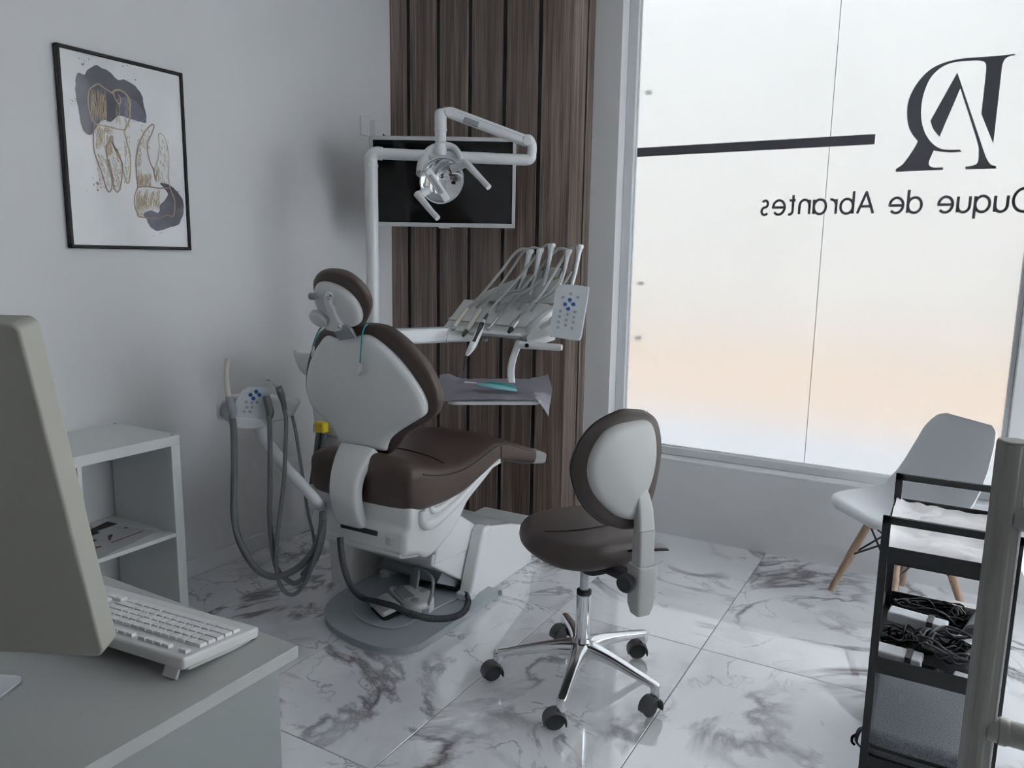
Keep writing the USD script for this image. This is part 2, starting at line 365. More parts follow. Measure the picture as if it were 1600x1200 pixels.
_l += [('oi.random', 'rs.scale'), ('t.object', 'ad.vector1'), ('rs.vector', 'ad.vector2'), ('mC.value', 'sc.value1'), ('sc.value', 'mx1.fac'), ('mx1.result', 'mx2.a'), ('mA.value', 'sa.value1'), ('sa.value', 'mx2.fac'),
       ('mx2.result', 'mx3.a'), ('mB.value', 'sb.value1'), ('sb.value', 'mx3.fac'), ('mx3.result', 'p.base_color')]
MAT['marble'] = usdkit.material(stage, '/World/Looks/marble', _n, _l, surface='p.BSDF')
plain('grout', (0.30, 0.30, 0.31), 0.8)

# ---------------------------------------------------------------- the room
XL, XR, YB, YW, ZC = -2.88, 2.35, -1.9, 3.83, 2.96      # left wall, right wall, wall behind, window wall, ceiling
WX0, WX1, WZ0, WZ1 = -1.593, 0.245, 0.414, 2.9         # window opening
WOODX, WOODY = -1.742, 3.575                            # corner of the boxed-out panelled wall
fl = Thing('floor', kind='structure')
fl.part('grout_bed', cbox(XL, XR, YB, YW + 0.2, -0.06, -0.0012, 0.001), 'grout', smooth=False)
TX, TY, TW, TL, G = -0.713, 2.709, 0.606, 1.184, 0.0016
for i in range(-5, 7):
    for j in range(-6, 3):
        x0, x1, y0, y1 = max(TX + i * TW, XL), min(TX + (i + 1) * TW, XR), max(TY + j * TL, YB), min(TY + (j + 1) * TL, YW + 0.02)
        if x1 - x0 < 0.02 or y1 - y0 < 0.02: continue
        fl.part('tile', cbox(x0 + G, x1 - G, y0 + G, y1 - G, -0.012, 0.0, 0.0012), 'marble', smooth=False)
solo('ceiling', cbox(XL - 0.1, XR + 0.1, YB - 0.1, YW + 0.2, ZC, ZC + 0.1), 'ceiling_paint', kind='structure', smooth=False)
solo('wall_left', cbox(XL - 0.12, XL, YB - 0.1, YW + 0.2, -0.06, ZC), 'wall_paint', kind='structure', smooth=False)
RY0, RY1 = 1.7, 3.62                                     # the shop front turns the corner: a third window in the right wall
solo('wall_right', cat(cbox(XR, XR + 0.2, YB - 0.1, RY0, -0.06, ZC, .001), cbox(XR, XR + 0.2, RY1, YW + 0.2, -0.06, ZC, .001), cbox(XR, XR + 0.2, RY0, RY1, -0.06, WZ0, .001), cbox(XR, XR + 0.2, RY0, RY1, WZ1, ZC, .001)), 'wall_paint', kind='structure', smooth=False)
solo('wall_behind', cbox(XL, XR, YB - 0.12, YB, -0.06, ZC), 'wall_paint', kind='structure', smooth=False)
VX0, VX1 = 0.42, XR - 0.12                                # the shop front's next window, right of the photo's frame
ww = cat(cbox(XL, WX0, YW, YW + 0.2, -0.06, ZC, .001), cbox(WX1, VX0, YW, YW + 0.2, -0.06, ZC, .001), cbox(VX1, XR, YW, YW + 0.2, -0.06, ZC, .001),
         *[cbox(a, b, YW, YW + 0.2, lo, hi, .001) for a, b in ((WX0, WX1), (VX0, VX1)) for lo, hi in ((-0.06, WZ0), (WZ1, ZC))])
solo('wall_back', ww, 'wall_paint', kind='structure', smooth=False)
bb = Thing('baseboard_left', kind='structure')
bb.part('board', cbox(XL, XL + 0.008, YB, WOODY - 0.01, 0.0, 0.083, 0.002), 'trim_white', smooth=False)
# panelled box-out beside the window: black backing, walnut boards with shadow gaps
pw = Thing('wall_panelled', kind='structure')
pw.part('backing', cbox(XL, WOODX - 0.006, WOODY + 0.006, YW, 0.0, ZC, .001), 'backing_black', smooth=False)
gx = [-2.752, -2.549, -2.344, -2.131, -1.924]
edges = [XL] + gx + [WOODX]
for k in range(6):
    a = edges[k] + (0.012 if k else 0.0); b = edges[k + 1] - (0.012 if k < 5 else 0.0)
    pw.part('slat', cbox(a, b, WOODY, WOODY + 0.0065, 0.0, ZC, 0.0012), 'walnut', smooth=False)
pw.part('slat', cbox(WOODX - 0.0065, WOODX, WOODY + 0.0005, WOODY + 0.158, 0.0, ZC, 0.0015), 'walnut', smooth=False)
pw.part('slat', cbox(WOODX - 0.0065, WOODX, WOODY + 0.178, YW, 0.0, ZC, 0.0015), 'walnut', smooth=False)

# window: recessed white frame, glass, frosted film, printed lettering
win = Thing('window_1', kind='structure')
YF, YG = YW + 0.085, YW + 0.125
fw = 0.052
fr = [cbox(WX0, WX0 + fw, YF, YF + 0.06, WZ0, WZ1, .003), cbox(WX1 - 0.02, WX1, YF, YF + 0.06, WZ0, WZ1, .003),
      cbox(WX0, WX1, YF, YF + 0.06, WZ0, WZ0 + 0.042, .003), cbox(WX0, WX1, YF, YF + 0.06, WZ1 - 0.05, WZ1, .003)]
for m in fr: win.part('frame', m, 'frame_white', smooth=False)
gx0, gx1, gz0, gz1 = WX0 + fw - 0.005, WX1 - 0.015, WZ0 + 0.038, WZ1 - 0.045
for m in (cbox(WX0 + fw - .003, WX0 + fw + 0.008, YG - 0.014, YG - 0.004, WZ0 + .04, WZ1 - .04, .002), cbox(WX0 + fw, WX1 - .02, YG - 0.014, YG - 0.004, WZ0 + 0.038, WZ0 + 0.048, .002)):
    win.part('glazing_bead', m, 'trim_white', smooth=False)
win.part('glass', cbox(gx0, gx1, YG + 0.004, YG + 0.012, gz0, gz1, .001), 'pane', smooth=False)
YFILM = YG + 0.002
SEAM = -0.585
for a, b in ((gx0, SEAM - 0.0012), (SEAM + 0.0012, gx1)):
    win.part('frosted_film', (np.array([[a, YFILM, gz0], [b, YFILM, gz0], [b, YFILM, gz1], [a, YFILM, gz1]]), np.array([[0, 1, 2], [0, 2, 3]])), 'frosted_film', smooth=False, label='frosted white privacy film')
win.part('film_joint', cbox(SEAM - 0.0014, SEAM + 0.0014, YFILM - 0.0006, YFILM + 0.0006, gz0, gz1, .0002), 'cool_grey', smooth=False)
win.part('sill', cbox(WX0, WX1, YW - 0.003, YF, WZ0 - 0.012, WZ0 + 0.001, .002), 'sill_gloss', smooth=False)

w2 = Thing('window_2', kind='structure')
for m in (cbox(VX0, VX0 + fw, YF, YF + 0.06, WZ0, WZ1, .003), cbox(VX1 - fw, VX1, YF, YF + 0.06, WZ0, WZ1, .003), cbox(VX0, VX1, YF, YF + 0.06, WZ0, WZ0 + 0.042, .003), cbox(VX0, VX1, YF, YF + 0.06, WZ1 - 0.05, WZ1, .003)):
    w2.part('frame', m, 'frame_white', smooth=False)
a, b = VX0 + fw - 0.005, VX1 - fw + 0.005
w2.part('glass', cbox(a, b, YG + 0.004, YG + 0.012, gz0, gz1, .001), 'pane', smooth=False)
w2.part('frosted_film', (np.array([[a, YFILM, gz0], [b, YFILM, gz0], [b, YFILM, gz1], [a, YFILM, gz1]]), np.array([[0, 1, 2], [0, 2, 3]])), 'frosted_film_light', smooth=False)
w2.part('sill', cbox(VX0, VX1, YW - 0.003, YF, WZ0 - 0.012, WZ0 + 0.001, .002), 'trim_white', smooth=False)
w3 = Thing('window_3', kind='structure')
XF, XG = XR + 0.085, XR + 0.125
for m in (cbox(XF, XF + .06, RY0, RY0 + fw, WZ0, WZ1, .003), cbox(XF, XF + .06, RY1 - fw, RY1, WZ0, WZ1, .003), cbox(XF, XF + .06, RY0, RY1, WZ0, WZ0 + 0.042, .003), cbox(XF, XF + .06, RY0, RY1, WZ1 - 0.05, WZ1, .003)):
    w3.part('frame', m, 'frame_white', smooth=False)
a, b = RY0 + fw - 0.005, RY1 - fw + 0.005
w3.part('glass', cbox(XG + 0.004, XG + 0.012, a, b, gz0, gz1, .001), 'pane', smooth=False)
w3.part('frosted_film', (np.array([[XG, b, gz0], [XG, a, gz0], [XG, a, gz1], [XG, b, gz1]]), np.array([[0, 1, 2], [0, 2, 3]])), 'frosted_film_light', smooth=False)
w3.part('sill', cbox(XR - 0.003, XF, RY0, RY1, WZ0 - 0.012, WZ0 + 0.001, .002), 'trim_white', smooth=False)

# lettering, seen from behind: drawn in (x, z) on the film's room side
YD = YFILM - 0.0022
def glassxz(px, py):
    p = at(px, py, y=YD); return p[0], p[2]
def on_glass(g, th=0.0008):
    return frame(flat(g, th), (0, YD, 0), (1, 0, 0), (0, 0, 1), (0, 1, 0))
sg = Thing('window_lettering', 'dark grey vinyl lettering with monogram on the frosted window, seen from behind', 'sign')
zs0, zs1 = glassxz(1100, 239.6)[1], glassxz(1100, 225.2)[1]
sg.part('stripe', on_glass(sbox(glassxz(987, 238)[0], zs0, glassxz(1367, 218)[0], zs1)), 'decal', smooth=False)
def L(pts, s=3.8095, ox=1180, oy=60):
    return [glassxz(ox + a / s, oy + b / s) for a, b in pts]
def curve(pts, n=6): return [tuple(p) for p in spline(np.array(pts, float), n)]
Rshape = curve([(1546, 92), (1510, 97), (1440, 104), (1330, 112), (1220, 122), (1130, 143), (1050, 180), (985, 240), (935, 315), (908, 390), (904, 460), (912, 520), (935, 570), (968, 612)]) + \
    curve([(968, 612), (945, 655), (905, 715), (875, 752), (837, 778)]) + [(837, 794), (1118, 782), (1118, 767)] + curve([(1118, 767), (1060, 768), (1036, 755), (1034, 735), (1045, 705), (1062, 668)]) + \
    curve([(1062, 668), (1110, 675), (1170, 679), (1230, 675)]) + [(1218, 662)] + curve([(1218, 662), (1160, 663), (1100, 655), (1050, 620), (1012, 565), (992, 500), (987, 430), (1000, 340), (1035, 250), (1085, 190), (1150, 152), (1230, 136), (1320, 131)]) + \
    curve([(1320, 131), (1355, 136), (1374, 155), (1374, 200)]) + [(1346, 450), (1417, 626)] + [(1470, 160)] + curve([(1470, 160), (1485, 125), (1510, 108), (1546, 99)])
sg.part('monogram', on_glass(Polygon(L(Rshape)).buffer(0)), 'decal', smooth=False)
Ashape = [(1203, 203), (1043, 490)] + curve([(1043, 490), (1060, 540), (1097, 586)]) + [(1221, 297)] + curve([(1221, 297), (1320, 610), (1330, 680), (1325, 735), (1300, 755), (1251, 764)]) + [(1251, 780), (1434, 775), (1434, 760)] + \
    curve([(1434, 760), (1405, 752), (1380, 720), (1360, 670), (1300, 490), (1203, 203)])[:-1]
sg.part('monogram', on_glass(Polygon(L(Ashape)).buffer(0)), 'decal', smooth=False)
# geometric sans lower case letters, strokes of one width; x height 1, cap height 1.42
def arc(cx, cy, r, a0, a1, n=20, ry=None):
    return [(cx + r * math.cos(math.radians(a0 + (a1 - a0) * k / n)), cy + (ry or r) * math.sin(math.radians(a0 + (a1 - a0) * k / n))) for k in range(n + 1)]
O = arc(.5, .5, .5, 0, 360, 28)
GL = {'a': ([O, [(1, 0), (1, 1)]], 1.0), 'b': ([O, [(0, 0), (0, 1.5)]], 1.0), 'd': ([O, [(1, 0), (1, 1.5)]], 1.0), 'q': ([O, [(1, -.42), (1, 1)]], 1.0),
      'e': ([[(0, .5), (1, .5)] + arc(.5, .5, .5, 0, 318, 26)], 1.0), 'u': ([[(0, 1), (0, .42)] + arc(.42, .42, .42, 180, 360, 14) + [(.84, 1)], [(.84, 1), (.84, 0)]], .84),
      'n': ([[(0, 0), (0, 1)], [(0, .58)] + arc(.42, .58, .42, 180, 0, 14) + [(.84, 0)]], .84), 'r': ([[(0, 0), (0, 1)], arc(.42, .56, .42, 180, 78, 10)], .46),
      't': ([[(.2, 1.35), (.2, .22)] + arc(.44, .24, .24, 180, 300, 8), [(0, .98), (.52, .98)]], .54),
      's': ([arc(.36, .755, .245, 30, 270, 14, ) + arc(.36, .245, .265, 90, -150, 14)], .72),
      'A': ([[(0, 0), (.62, 1.42), (1.24, 0)], [(.2, .48), (1.04, .48)]], 1.24), 'D': ([[(0, 0), (0, 1.42), (.45, 1.42)] + arc(.45, .71, .71, 90, -90, 20) + [(0, 0)]], 1.16)}
z0 = glassxz(1300, 334.2)[1]; z1 = glassxz(1353, 300.3)[1]; hgt = (z1 - z0) / 1.42
xw = []; x = 0.0
for ch in 'Duque de Abrantes':
    if ch == ' ': x += 0.88; continue
    xw.append((ch, x)); x += GL[ch][1] + 0.36
total = x - 0.36
xl, xa = glassxz(1189, 320)[0], glassxz(1365, 320)[0]
# mirrored: the D stands at the right; scale so that the A and the closing s fall where they stand
xA = [p for c, p in xw if c == 'A'][0]
sx = (xa - xl) / (total - xA)
for ch, p in xw:
    g = unary_union([LineString([(a * sx, b * hgt) for a, b in s]).buffer(0.0058, cap_style=2, join_style=1) for s in GL[ch][0]])
    g = affinity.translate(affinity.scale(affinity.translate(g, p * sx, 0), -1, 1, origin=(0, 0)), xl + total * sx, z0)
    g = g.intersection(sbox(gx0, 0, gx1, 4))
    if not g.is_empty and g.area > 1e-6: sg.part('letter', on_glass(g), 'decal', smooth=False)

# the street outside, seen only as a blur through the film
st = Thing('street', kind='structure')
st.part('pavement', cat(cbox(-14, 6.5, YW + 0.2, 7.8, -0.25, -0.02), cbox(XR + 0.2, 6.5, -8, YW + 0.2, -0.25, -0.02)), 'pavement', smooth=False)
st.part('pavement', cbox(6.5, 25, -20, 7.8, -0.3, -0.06), 'pavement', smooth=False)
st.part('road', cbox(-25, 25, 7.8, 24, -0.3, -0.06), 'road_tan', smooth=False)
st.part('house', cbox(-25, 25, 18, 24, -0.1, 7.2), 'house', smooth=False)
for z in (1.02, 1.32, 2.32):
    win.part('glass_clamp', cbox(gx0 + 0.012, gx0 + 0.05, YG + 0.085, YG + 0.10, z - 0.010, z + 0.010, .004), 'bracket_dark', smooth=False)

# ---------------------------------------------------------------- dental chair: long axis along y, patient's feet towards the panelled wall
CX = -1.885
ch = Thing('dental_chair', 'brown upholstered dental treatment chair with white shell on grey base plate', 'dental chair', loc=(CX, 2.4, 0))
X, Y3, Z3 = np.array([1., 0, 0]), np.array([0, 1., 0]), np.array([0, 0, 1.])
# grey base plate with raised middle
pl = [(-2.15, 2.62), (-2.152, 2.33), (-2.125, 2.21), (-2.06, 2.125), (-1.96, 2.07), (-1.83, 2.043), (-1.73, 2.043), (-1.66, 2.07), (-1.62, 2.125), (-1.607, 2.2), (-1.605, 2.66), (-1.632, 2.69), (-2.12, 2.69)]
pl = spline(np.array(pl), 5, closed=True)
ch.part('base_plate', slab(pl, 0.03, 0.008, 4), 'base_grey', smooth=40)
step = spline(np.array([(-2.06, 2.6), (-2.065, 2.34), (-2.03, 2.24), (-1.95, 2.175), (-1.85, 2.15), (-1.76, 2.17), (-1.725, 2.23), (-1.72, 2.35), (-1.72, 2.6)]), 5, closed=True)
ch.part('base_step', move(slab(step, 0.01, 0.006, 3), (0, 0, 0.029)), 'base_grey', smooth=40)
# floor column: leaning side frames, inner covers, side cheeks
def yz(poly, x0, x1, r=0.004, k=3):
    """outline in (y, z) extruded along x from x0 to x1."""
    return frame(slab(np.array(poly), x1 - x0, r, k), (x0, 0, 0), (0, 1, 0), (0, 0, 1), (1, 0, 0))
side = [(2.56, 0.028), (2.655, 0.295), (2.69, 0.306), (2.90, 0.255), (3.09, 0.19), (3.10, 0.0), (2.70, 0.0), (2.62, 0.02)]
for xa_, xb_ in ((-1.70, -1.655), (-2.115, -2.07)):
    ch.part('column_cheek', yz(side, xa_, xb_, 0.01, 4), 'white_gloss', smooth=40)
    fr_ = [(2.525, 0.03), (2.545, 0.03), (2.60, 0.03), (2.70, 0.298), (2.69, 0.315), (2.655, 0.318), (2.63, 0.305)]
    ch.part('column_frame', yz(fr_, xa_ - 0.004, xb_ + 0.016 if xb_ > -1.9 else xb_ + 0.004, 0.014, 4), 'white_gloss', smooth=45)
    ch.part('frame_foot', cbox(xa_ - 0.006, xb_ + 0.018 if xb_ > -1.9 else xb_ + 0.006, 2.518, 2.57, 0.028, 0.062, 0.006), 'white_satin')
ch.part('column_body', yz([(2.66, 0.02), (2.72, 0.285), (2.90, 0.25), (3.09, 0.185), (3.09, 0.0), (2.70, 0.0)], -2.075, -1.69, 0.005), 'white_satin', smooth=40)
ch.part('column_cover', yz([(2.36, 0.235), (2.60, 0.215), (2.665, 0.315), (2.50, 0.42), (2.40, 0.40)], -2.05, -1.70, 0.01), 'white_gloss', smooth=40, label='upper lift cover plate')
ch.part('column_cover', yz([(2.35, 0.232), (2.57, 0.09), (2.60, 0.06), (2.645, 0.22), (2.45, 0.30), (2.36, 0.275)], -2.065, -1.705, 0.01), 'white_gloss', smooth=40, label='lower lift cover')
ch.part('lift_underside', yz([(2.42, 0.13), (2.60, 0.04), (2.62, 0.05), (2.62, 0.20), (2.5, 0.20)], -2.04, -1.73, 0.004), 'cool_grey', smooth=40)
ch.part('rear_cover', rbox(-2.13, -1.70, 3.08, 3.42, 0.0, 0.11, 0.02), 'white_satin', smooth=40)
# white under-seat casing
cas = spline(np.array([(2.108, 0.366), (2.102, 0.40), (2.106, 0.445), (2.128, 0.475), (2.145, 0.55), (2.25, 0.555), (2.45, 0.56), (2.65, 0.58), (2.77, 0.592), (2.772, 0.58), (2.65, 0.52), (2.535, 0.468), (2.49, 0.43), (2.45, 0.392), (2.36, 0.345), (2.285, 0.318), (2.235, 0.318), (2.19, 0.345)]), 4, closed=True)
casp = ch.part('seat_casing', yz(cas, -2.118, -1.645, 0.022, 4), 'white_gloss', smooth=45)
ch.part('casing_lip', yz([(2.098, 0.360), (2.098, 0.382), (2.2, 0.395), (2.27, 0.35), (2.25, 0.325), (2.19, 0.335)], -2.10, -1.66, 0.008), 'white_gloss', smooth=45)
for sgn, xx in ((1, -1.645), (-1, -2.118)):
    lp = [(2.20, 0.52), (2.205, 0.475), (2.235, 0.452), (2.30, 0.452), (2.40, 0.478), (2.53, 0.523), (2.64, 0.56)]
    ch.part('side_moulding', tube([(xx, a, b) for a, b in lp], [0.016, 0.02, 0.02, 0.02, 0.018, 0.014, 0.006], 12, 6), 'white_gloss', smooth=60, parent=casp)
    lp = [(2.255, 0.53), (2.265, 0.505), (2.30, 0.495), (2.38, 0.508), (2.50, 0.545)]
    ch.part('side_moulding', tube([(xx, a, b) for a, b in lp], [0.008, 0.013, 0.014, 0.012, 0.004], 12, 6), 'white_gloss', smooth=60, parent=casp)
ch.part('casing_vent', cbox(-1.735, -1.70, 2.094, 2.14, 0.40, 0.44, 0.008), 'white_satin')
ch.part('hinge_block', rbox(-2.17, -2.08, 2.12, 2.24, 0.385, 0.475, 0.012), 'white_satin', smooth=40)
ch.part('arm_slot', cbox(-1.952, -1.772, 2.099, 2.14, 0.424, 0.443, 0.002), 'rubber_dark', smooth=False)
ch.part('under_lever', yz(spline(np.array([(2.16, 0.35), (2.3, 0.33), (2.42, 0.28), (2.36, 0.275), (2.24, 0.305)]), 4, closed=True), -2.0, -1.80, 0.006), 'rubber_dark', smooth=40)
# seat and leg rest: one cushion
S = [(2.122, .62, .205, .045), (2.130, .615, .238, .075), (2.148, .612, .252, .092), (2.19, .603, .262, .096), (2.25, .590, .266, .088), (2.35, .578, .266, .077), (2.45, .578, .266, .069), (2.55, .596, .266, .060), (2.63, .613, .265, .056), (2.70, .627, .262, .051), (2.76, .627, .258, .045),
     (2.84, .608, .253, .042), (2.95, .573, .248, .040), (3.06, .538, .243, .036), (3.13, .516, .240, .034), (3.165, .505, .233, .026)]
rows = []
for k, (y, z, hw, hh) in enumerate(S):
    y0, z0_ = S[max(k - 1, 0)][:2]; y1, z1_ = S[min(k + 1, len(S) - 1)][:2]
    t = unit([0, y1 - y0, z1_ - z0_]); nrm = np.cross(X, t)
    if k < 4: nrm = Z3
    l = sec((CX, y, z), X, nrm, hw, hh, 5.0, 56)
    top = (l - np.array([CX, y, z])) @ nrm
    l = l + np.outer(np.where(top > 0, 0.020 * np.cos(np.clip((l[:, 0] - CX) / hw, -1, 1) * math.pi / 2), 0), nrm)   # crowned top
    rows.append(l)
rows = np.array(rows)
rs = np.array([spline(rows[:, j], 4) for j in range(rows.shape[1])]).transpose(1, 0, 2)
seatp = ch.part('seat', skin(rs), 'leather', smooth=50)
for s in (1, -1):
    pth = [(CX + s * (hw - 0.004), y, z + hh * 0.62) for y, z, hw, hh in S[3:14]]
    ch.part('seat_seam', tube(pth, 0.0028, 6, 4), 'seam', smooth=60, parent=seatp)
ch.part('seat_seam', tube([(CX + 0.265, 2.735, z) for z in (0.655, 0.62, 0.585)], 0.0024, 6, 0), 'seam', parent=seatp)
sm = [(CX + u * 0.25, 2.33 + 0.05 * (1 - u * u), 0.672 + 0.012 * math.cos(u * 1.5)) for u in np.linspace(-1, 1, 11)]
ch.part('seat_seam', tube(sm, 0.0026, 6, 3), 'seam', parent=seatp)
foot = [sec((CX, y, z), X, (0, .3, .95), hw, hh, 5.0, 40) for y, z, hw, hh in ((3.09, .527, .244, .042), (3.15, .511, .242, .041), (3.21, .493, .236, .036), (3.22, .490, .226, .028))]
ch.part('foot_cover', skin(foot), 'clear_cover', smooth=50, label='clear plastic cover over the foot end')
# curved neck from the casing up to the backrest
N = [(2.128, .444, .075, .022), (2.112, .458, .068, .024), (2.098, .49, .066, .026), (2.085, .54, .066, .027), (2.082, .59, .067, .027), (2.095, .64, .070, .027), (2.125, .69, .078, .026), (2.16, .73, .085, .024)]
rows = []
for k, (y, z, hw, hh) in enumerate(N):
    a, b = N[max(k - 1, 0)], N[min(k + 1, len(N) - 1)]
    t = unit([0, b[0] - a[0], b[1] - a[1]]); rows.append(sec((CX - 0.02, y, z), X, np.cross(t, X), hw, hh, 4.5, 40))
rows = np.array(rows); ch.part('back_support', skin(np.array([spline(rows[:, j], 4) for j in range(40)]).transpose(1, 0, 2)), 'white_gloss', smooth=50)
# backrest: traced on its leaning plane, shell behind, cushion in front
BO, BN = np.array([CX, 2.185, 0.72]), unit([0, -1, -0.20])
BU, BV = X, np.cross(BN, X) * -1
if BV[2] < 0: BV = -BV
def on_back(pts):
    out = []
    for a, b in pts:
        p = onplane(a, b, BO, BN) - BO; out.append((p @ BU, p @ BV))
    return np.array(out)
shell_px = [(512, 524), (527, 528), (548, 528), (572, 522), (588, 528), (605, 541), (625, 560), (642, 581), (655, 600), (664, 616), (669, 630), (669, 643), (663, 650), (640, 664), (622, 676), (611, 687), (606, 701), (604, 703), (584, 701), (537, 694), (532, 684), (524.5, 668), (512, 653), (498, 641), (488, 627), (483, 609), (482, 591), (485.5, 571), (492, 552), (501, 537)]
cush_px = [(498, 517), (515, 511), (550, 508), (580, 508), (600, 513), (620, 527), (640, 546), (658, 567), (672, 590), (680, 610), (684, 628), (682, 644), (672, 657), (648, 670), (628, 684), (618, 699), (609, 709), (598, 712), (560, 706), (534, 697), (526, 684), (517, 668), (503, 653), (488, 640), (479, 626), (474, 606), (474, 588), (477, 566), (483, 545), (490, 529)]
sh2, cu2 = spline(on_back(shell_px), 4, closed=True), spline(on_back(cush_px), 4, closed=True)
ch.part('backrest_shell', frame(pillow(sh2, 0.022, 0.01, 0.03, 0.01, bulge=0.022, n=140), BO + BN * 0.004, BU, BV, BN), 'white_gloss', smooth=60)
ch.part('backrest_cushion', frame(pillow(cu2, 0.02, 0.045, 0.02, 0.042, bulge=0.0, bulge_dn=0.012, n=140), BO - BN * 0.022, BU, BV, BN), 'leather', smooth=60)
bt = onplane(655, 652, BO + BN * 0.03, BN)
ch.part('shell_button', revolve([(0, 0), (.004, .0), (.004, .002), (0, .003)], 10, bt, BN), 'white_satin')
# headrest on its bracket, leaning well back
HO, HN = np.array([CX, 2.005, 1.262]), unit([0, -0.78, -0.62])
HU, HV = X, unit(np.cross(X, HN)) 
if HV[2] < 0: HV = -HV
def on_head(pts): return np.array([((onplane(a, b, HO, HN) - HO) @ HU, (onplane(a, b, HO, HN) - HO) @ HV) for a, b in pts])
hc = [(487, 446), (490, 436), (496, 429), (505, 425.5), (520, 425.5), (535, 429), (550, 438), (564, 451), (573, 464), (578, 478), (577, 490), (571, 504), (564, 511), (550, 512), (535, 511), (515, 505), (500, 490), (491, 470)]
hs = [(491, 456), (496, 443), (508, 439.5), (524, 443), (540, 451), (554, 463), (564, 478), (567.5, 492), (564, 504), (551, 509.5), (537, 509), (519, 501), (503, 487), (494, 472)]
hc2, hs2 = spline(on_head(hc), 5, closed=True), spline(on_head(hs), 5, closed=True)
hsp = ch.part('headrest_shell', frame(pillow(hs2, 0.015, 0.01, 0.02, 0.01, bulge=0.012, n=96), HO, HU, HV, HN), 'white_gloss', smooth=60)
ch.part('headrest_cushion', frame(pillow(hc2, 0.012, 0.022, 0.014, 0.022, bulge_dn=0.012, n=96), HO - HN * 0.012, HU, HV, HN), 'leather', smooth=60)
def hd(px, py, h=0.03): return onplane(px, py, HO + HN * h, HN)
def hdl(pts, h): return np.array([((hd(460 + a / 10, 410 + b / 10, h) - HO) @ HU, (hd(460 + a / 10, 410 + b / 10, h) - HO) @ HV) for a, b in pts])
ch.part('headrest_bracket', frame(slab(spline(hdl([(478, 478), (535, 462), (590, 500), (604, 570), (592, 620), (640, 690), (660, 770), (695, 850), (748, 945), (764, 992), (740, 1045), (640, 1062), (520, 1030), (505, 980), (548, 900), (548, 820), (512, 730), (480, 650), (462, 560)], .024), 4, closed=True), .022, .008, 3), HO + HN * .013, HU, HV, HN), 'white_gloss', smooth=45, parent=hsp)
ch.part('headrest_bracket', frame(slab(spline(hdl([(335, 470), (400, 455), (480, 458), (495, 560), (500, 650), (525, 740), (480, 750), (420, 700), (375, 640), (335, 560)], .018), 4, closed=True), .018, .007, 3), HO + HN * .010, HU, HV, HN), 'white_satin', smooth=45, parent=hsp)
ch.part('headrest_knob', revolve([(0, 0), (.032, 0), (.036, .005), (.036, .018), (.030, .024), (0, .026)], 32, hd(501, 494.5, .02), HN), 'white_satin', smooth=40, parent=hsp)
ch.part('release_button', revolve([(0, 0), (.0105, 0), (.0105, .006), (.008, .009), (0, .0095)], 20, hd(515.5, 463, .034), HN), 'chrome', parent=hsp)
ch.part('release_button', revolve([(0, 0), (.009, 0), (.009, .010), (.007, .013), (0, .013)], 20, hd(533, 507.5, .034), HN), 'chrome', parent=hsp)
tp = onplane(548, 528, BO + BN * 0.03, BN)
ch.part('headrest_stem', bar(hd(531, 508, .02), tp + BN * 0.012, 0.085, 0.012, .003, up=BN), 'steel', smooth=False)
ch.part('release_button', cyl(hd(485, 463, .03), hd(495, 463, .03), 0.012), 'cool_grey', parent=hsp)

# clip chain for the bib, hung over the headrest
bc = Thing('bib_chain', 'teal bib cord with metal clips hanging over the chair backrest', 'bib chain')
def bk(px, py, h=.052): return onplane(px, py, BO + BN * h, BN)
bc.part('cord', tube([bk(574, 507, .0), bk(569.5, 511, .046), bk(566, 524, .054), bk(564, 545), bk(562.5, 567)], 0.0026, 8, 6), 'teal', smooth=60)
bc.part('cord', tube([bk(508, 506, .02), bk(502, 511, .046), bk(496, 521, .05), bk(491, 534, .045), bk(489, 541, .045)], 0.003, 8, 6), 'teal', smooth=60)
for p in (bk(562, 568), bk(489, 539, .045)):
    bc.part('clip', bar(p, p + np.array([-.004, 0, -.045]), .007, .008, .002), 'steel', smooth=False)
    bc.part('clip', bar(p + np.array([.004, 0, -.004]), p + np.array([.003, 0, -.028]), .004, .006, .001), 'white_satin', smooth=False)

# foot control on the base plate with its ribbed hose
fc = Thing('foot_control', 'grey multi-button foot control with carrying bail on the chair base', 'foot pedal', loc=(-1.84, 2.3, 0.04))
A_ = math.radians(-27)
def fcf(m): return rotz(move(m, (-1.80, 2.35, 0.039)), A_, (-1.80, 2.35, 0))
body = spline(np.array([(-.11, -.03), (-.095, -.06), (.06, -.062), (.105, -.045), (.115, 0.0), (.08, .055), (0, .075), (-.07, .05)]), 4, closed=True)
fc.part('body', fcf(slab(body, 0.06, 0.016, 4)), 'white_satin', smooth=45)
for x, y in ((-.075, -.022), (.005, .045), (.065, -.022)):
    fc.part('button', fcf(move(revolve([(0, 0), (.017, 0), (.016, .006), (0, .008)], 20), (x, y, .058))), 'cool_grey', smooth=40)
fc.part('pad', fcf(move(slab(rrect(.10, .055, .008), .008, .003), (-.01, -.035, .057))), 'cool_grey', smooth=40)
fc.part('pedal', fcf(frame(slab(rrect(.135, .085, .012), .022, .006), (-.012, -.115, .022), (1, 0, 0), (0, .97, .22), (0, -.22, .97))), 'white_satin', smooth=40)
fc.part('pedal_sole', fcf(frame(slab(rrect(.13, .08, .01), .010, .003), (-.012, -.113, .003), (1, 0, 0), (0, .97, .22), (0, -.22, .97))), 'rubber_dark', smooth=40)
fc.part('socket', fcf(cbox(.085, .118, -.02, .015, .012, .042, .004)), 'cool_grey')
bail = [(-.075, .03, .055), (-.07, .042, .10), (-.06, .052, .128), (-.04, .055, .136), (.02, .056, .138), (.075, .052, .132), (.098, .036, .09), (.106, .015, .045)]
